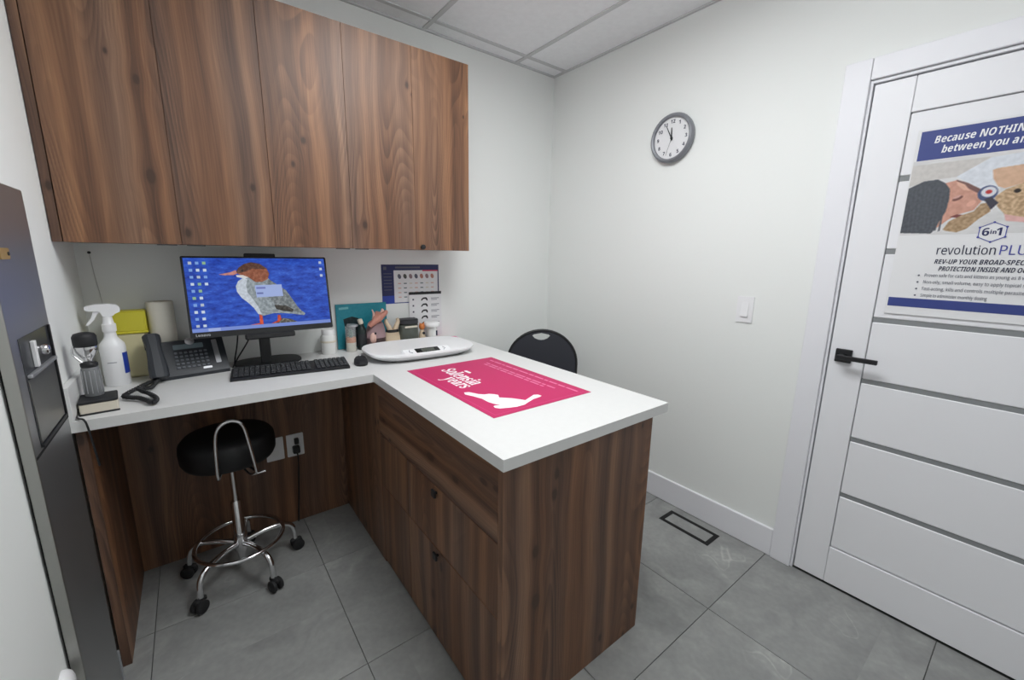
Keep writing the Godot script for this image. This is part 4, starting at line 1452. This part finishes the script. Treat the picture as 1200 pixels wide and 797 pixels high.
	lathe(st, [Vector2(0, 0), Vector2(0.030, 0.002), Vector2(0.026, 0.008), Vector2(0.012, 0.012), Vector2(0, 0.013)], 20, Transform3D(Basis(Vector3.RIGHT, PI / 2), Vector3(-0.026, 0.062, 0.034)), 0.6, 1.0)
	put("pale_patch", st, M.tissue_pale, a)
	st = S()
	lathe(st, [Vector2(0, 0), Vector2(0.006, 0.001), Vector2(0.005, 0.003), Vector2(0, 0.004)], 14, Transform3D(Basis(Vector3.RIGHT, PI / 2), Vector3(-0.018, 0.088, 0.045)))
	put("eye", st, M.soft_black, a)
	# jaw model
	var b := thing("jaw_model", "beige forked bone model with a dark band beside the grey jar", "model", Vector3(-1.218, T, 0.070))
	st = S()
	lathe(st, [Vector2(0, 0), Vector2(0.95, 0), Vector2(1.0, 0.01), Vector2(0.92, 0.055), Vector2(0.80, 0.078), Vector2(0, 0.08)], 24, Transform3D.IDENTITY, 0.042, 0.034, 3.0)
	put("base", st, M.bone, b)
	for k in [-1, 1]:
		st = S()
		tube(st, curve([Vector3(k * 0.008, 0.07, 0.006), Vector3(k * 0.020, 0.105, 0.006), Vector3(k * 0.034, 0.135, 0.002), Vector3(k * 0.030, 0.152, 0.0)]), 0.017, 10, 0.008)
		put("prong", st, M.bone, b)
	st = S()
	lathe(st, [Vector2(0.86, 0.074), Vector2(0.88, 0.078), Vector2(0.86, 0.090), Vector2(0.80, 0.094)], 24, Transform3D.IDENTITY, 0.036, 0.031, 3.0)
	put("band", st, M.soft_black, b)
	# grey-green jar
	var g := thing("glass_jar", "dark grey-green lidded glass jar standing behind the white scale", "jar", Vector3(-1.120, T, 0.062))
	st = S()
	lathe(st, [Vector2(0, 0), Vector2(0.95, 0), Vector2(1.0, 0.006), Vector2(1.0, 0.108), Vector2(0.94, 0.116), Vector2(0, 0.116)], 32, Transform3D.IDENTITY, 0.052, 0.042, 3.2)
	put("body", st, M.jar, g)
	st = S()
	lathe(st, [Vector2(0, 0.116), Vector2(0.99, 0.116), Vector2(1.02, 0.119), Vector2(1.02, 0.138), Vector2(0.97, 0.143), Vector2(0, 0.144)], 32, Transform3D.IDENTITY, 0.052, 0.042, 3.2)
	put("lid", st, M.charcoal, g)
	st = S()
	bx(st, Vector3(0, 0.102, 0.0425), Vector3(0.075, 0.010, 0.001), 0.0)
	put("label_strip", st, M.beige, g)
	# cat figurine
	var f := thing("cat_figurine", "small orange, white and black cat figurine by the grey jar", "figurine", Vector3(-1.042, T, 0.075))
	st = S()
	lathe(st, [Vector2(0, 0), Vector2(0.017, 0), Vector2(0.020, 0.012), Vector2(0.019, 0.035), Vector2(0.014, 0.060), Vector2(0.009, 0.075), Vector2(0, 0.08)], 18)
	put("body", st, M.bone, f)
	st = S()
	lathe(st, [Vector2(0, 0.074), Vector2(0.012, 0.077), Vector2(0.0175, 0.090), Vector2(0.016, 0.102), Vector2(0.008, 0.110), Vector2(0, 0.112)], 18)
	for k in [-1, 1]:
		lathe(st, [Vector2(0.006, 0), Vector2(0, 0.014)], 8, Transform3D(Basis(Vector3.BACK, -k * 0.3), Vector3(k * 0.010, 0.106, 0)))
	put("head", st, M.orange, f)
	st = S()
	lathe(st, [Vector2(0, 0), Vector2(0.010, 0.002), Vector2(0.008, 0.008), Vector2(0, 0.010)], 12, Transform3D(Basis(Vector3.RIGHT, PI / 2), Vector3(0.004, 0.055, 0.008)))
	put("dark_patch", st, M.soft_black, f)
	# white bottle with flat wide cap
	var w := thing("white_bottle", "white bottle with a wide flat cap below the chart sheet", "bottle", Vector3(-0.976, T, 0.070))
	st = S()
	lathe(st, [Vector2(0, 0), Vector2(0.028, 0), Vector2(0.030, 0.003), Vector2(0.030, 0.085), Vector2(0.026, 0.092), Vector2(0, 0.092)], 28)
	put("body", st, M.frost, w)
	st = S()
	lathe(st, [Vector2(0, 0.090), Vector2(0.045, 0.090), Vector2(0.046, 0.094), Vector2(0.046, 0.110), Vector2(0.043, 0.114), Vector2(0, 0.115)], 32)
	put("cap", st, M.white, w)
	st = S()
	bx(st, Vector3(0.016, 0.05, 0.026), Vector3(0.012, 0.03, 0.003), 0.001)
	put("label_mark", st, M.ink, w)
	# pink slip of paper
	var p := thing("pink_paper", "small pink paper lying behind the scale near the chart", "paper", Vector3(-0.862, T, 0.062), -0.1)
	box("sheet", Vector3(-0.06, 0, -0.04), Vector3(0.06, 0.004, 0.04), M.pink_ink, p, 0.0)


# ------------------------------------------------------------------ baby scale and table mat
func make_scale_and_mat() -> void:
	var s := thing("pet_scale", "white curved tray scale with small display on the worktop", "scale", Vector3(-1.178, T, 0.325), -0.04)
	var st := S()
	lathe(st, [Vector2(0, 0.004), Vector2(0.80, 0.004), Vector2(0.86, 0.010), Vector2(0.95, 0.020), Vector2(1.0, 0.032), Vector2(1.0, 0.040), Vector2(0.985, 0.045), Vector2(0.95, 0.045), Vector2(0.90, 0.038), Vector2(0.80, 0.033), Vector2(0, 0.031)], 64, Transform3D.IDENTITY, 0.272, 0.175, 3.6)
	put("tray", st, M.white_plastic, s)
	var dt := Transform3D(Basis(Vector3.RIGHT, 0.30), Vector3(-0.012, 0.036, 0.130))
	st = S()
	bx(st, Vector3.ZERO, Vector3(0.25, 0.020, 0.066), 0.008, Vector2.ZERO, false, dt)
	put("display_housing", st, M.white_plastic, s)
	st = S()
	bx(st, Vector3(0, 0.0105, 0), Vector3(0.122, 0.0025, 0.044), 0.001, Vector2.ZERO, false, dt)
	put("display", st, M.dark_lcd, s)
	st = S()
	bx(st, Vector3(0.002, 0.0121, 0), Vector3(0.066, 0.0008, 0.030), 0.0, Vector2.ZERO, false, dt)
	put("display_glass", st, M.jar, s)
	for k in [-1, 1]:
		st = S()
		tube(st, [dt * Vector3(k * 0.080, 0.0105, 0.014), dt * Vector3(k * 0.094, 0.0105, 0.0), dt * Vector3(k * 0.086, 0.0105, -0.016)], 0.0014, 6)
		put("button_mark", st, M.ink_grey, s)
	for q in [[-1, -1], [1, -1], [1, 1], [-1, 1]]:
		st = S()
		lathe(st, [Vector2(0, 0), Vector2(0.014, 0), Vector2(0.014, 0.006), Vector2(0, 0.006)], 14, Transform3D(Basis.IDENTITY, Vector3(q[0] * 0.17, 0, q[1] * 0.10)))
		put("foot", st, M.rubber, s)
	# pink table mat
	var m := thing("table_mat", "bright pink printed mat with white cat on the worktop", "mat", Vector3(0, T, 0))
	box("sheet", Vector3(-1.369, 0.0003, 0.608), Vector3(-0.921, 0.0018, 1.270), M.mat, m, 0.0)
	var y := 0.0018
	# inset line along the edges
	st = S()
	bx(st, Vector3(-1.352, y + 0.0002, 0.94), Vector3(0.003, 0.0004, 0.63), 0.0)
	bx(st, Vector3(-1.145, y + 0.0002, 1.253), Vector3(0.41, 0.0004, 0.003), 0.0)
	put("border_line", st, M.mat_line, m)
	# cat, local x = world z, local y = world x
	var cat := PackedVector2Array(pv("1.004,-1.318 1.012,-1.300 1.050,-1.284 1.066,-1.268 1.070,-1.250 1.085,-1.237 1.100,-1.230 1.112,-1.238 1.125,-1.243 1.155,-1.212 1.180,-1.196 1.200,-1.184 1.185,-1.150 1.172,-1.122 1.180,-1.108 1.198,-1.106 1.203,-1.120 1.207,-1.152 1.222,-1.190 1.233,-1.215 1.234,-1.248 1.226,-1.275 1.215,-1.305 1.200,-1.315 1.186,-1.312 1.182,-1.304 1.190,-1.284 1.165,-1.296 1.140,-1.302 1.100,-1.301 1.060,-1.312 1.025,-1.326"))
	st = S()
	prism(st, cat, 0.0004, Transform3D(MAT_BASIS, Vector3(0, y, 0)))
	put("cat_print", st, M.print_white, m)
	text("Solensia", 0.088, M.print_white, m, Vector3(-1.216, y + 0.0003, 0.680), MAT_BASIS, true, true, 0.72)
	text("years", 0.080, M.print_white, m, Vector3(-1.274, y + 0.0003, 0.800), MAT_BASIS, true, true, 0.72)
	st = S()
	prism(st, rrect(0.045, 0.014, 0.005, 3, Vector2(0.772, -1.160)), 0.0004, Transform3D(MAT_BASIS, Vector3(0, y, 0)))
	put("accent_stroke", st, M.print_white, m)
	for q in [[-0.960, 0.655, 1.235, 0.010], [-1.004, 0.690, 1.160, 0.009], [-1.024, 0.700, 1.120, 0.009]]:
		st = S()
		var z: float = q[1]
		var i := 0
		while z < q[2]:
			var w: float = [0.030, 0.052, 0.020, 0.044, 0.036, 0.060][i % 6]
			bx(st, Vector3(q[0], y + 0.0002, z + w / 2), Vector3(q[3], 0.0004, w), 0.0)
			z += w + 0.009
			i += 1
		put("print_line", st, M.pink_ink, m).set_meta("kind", "stuff")
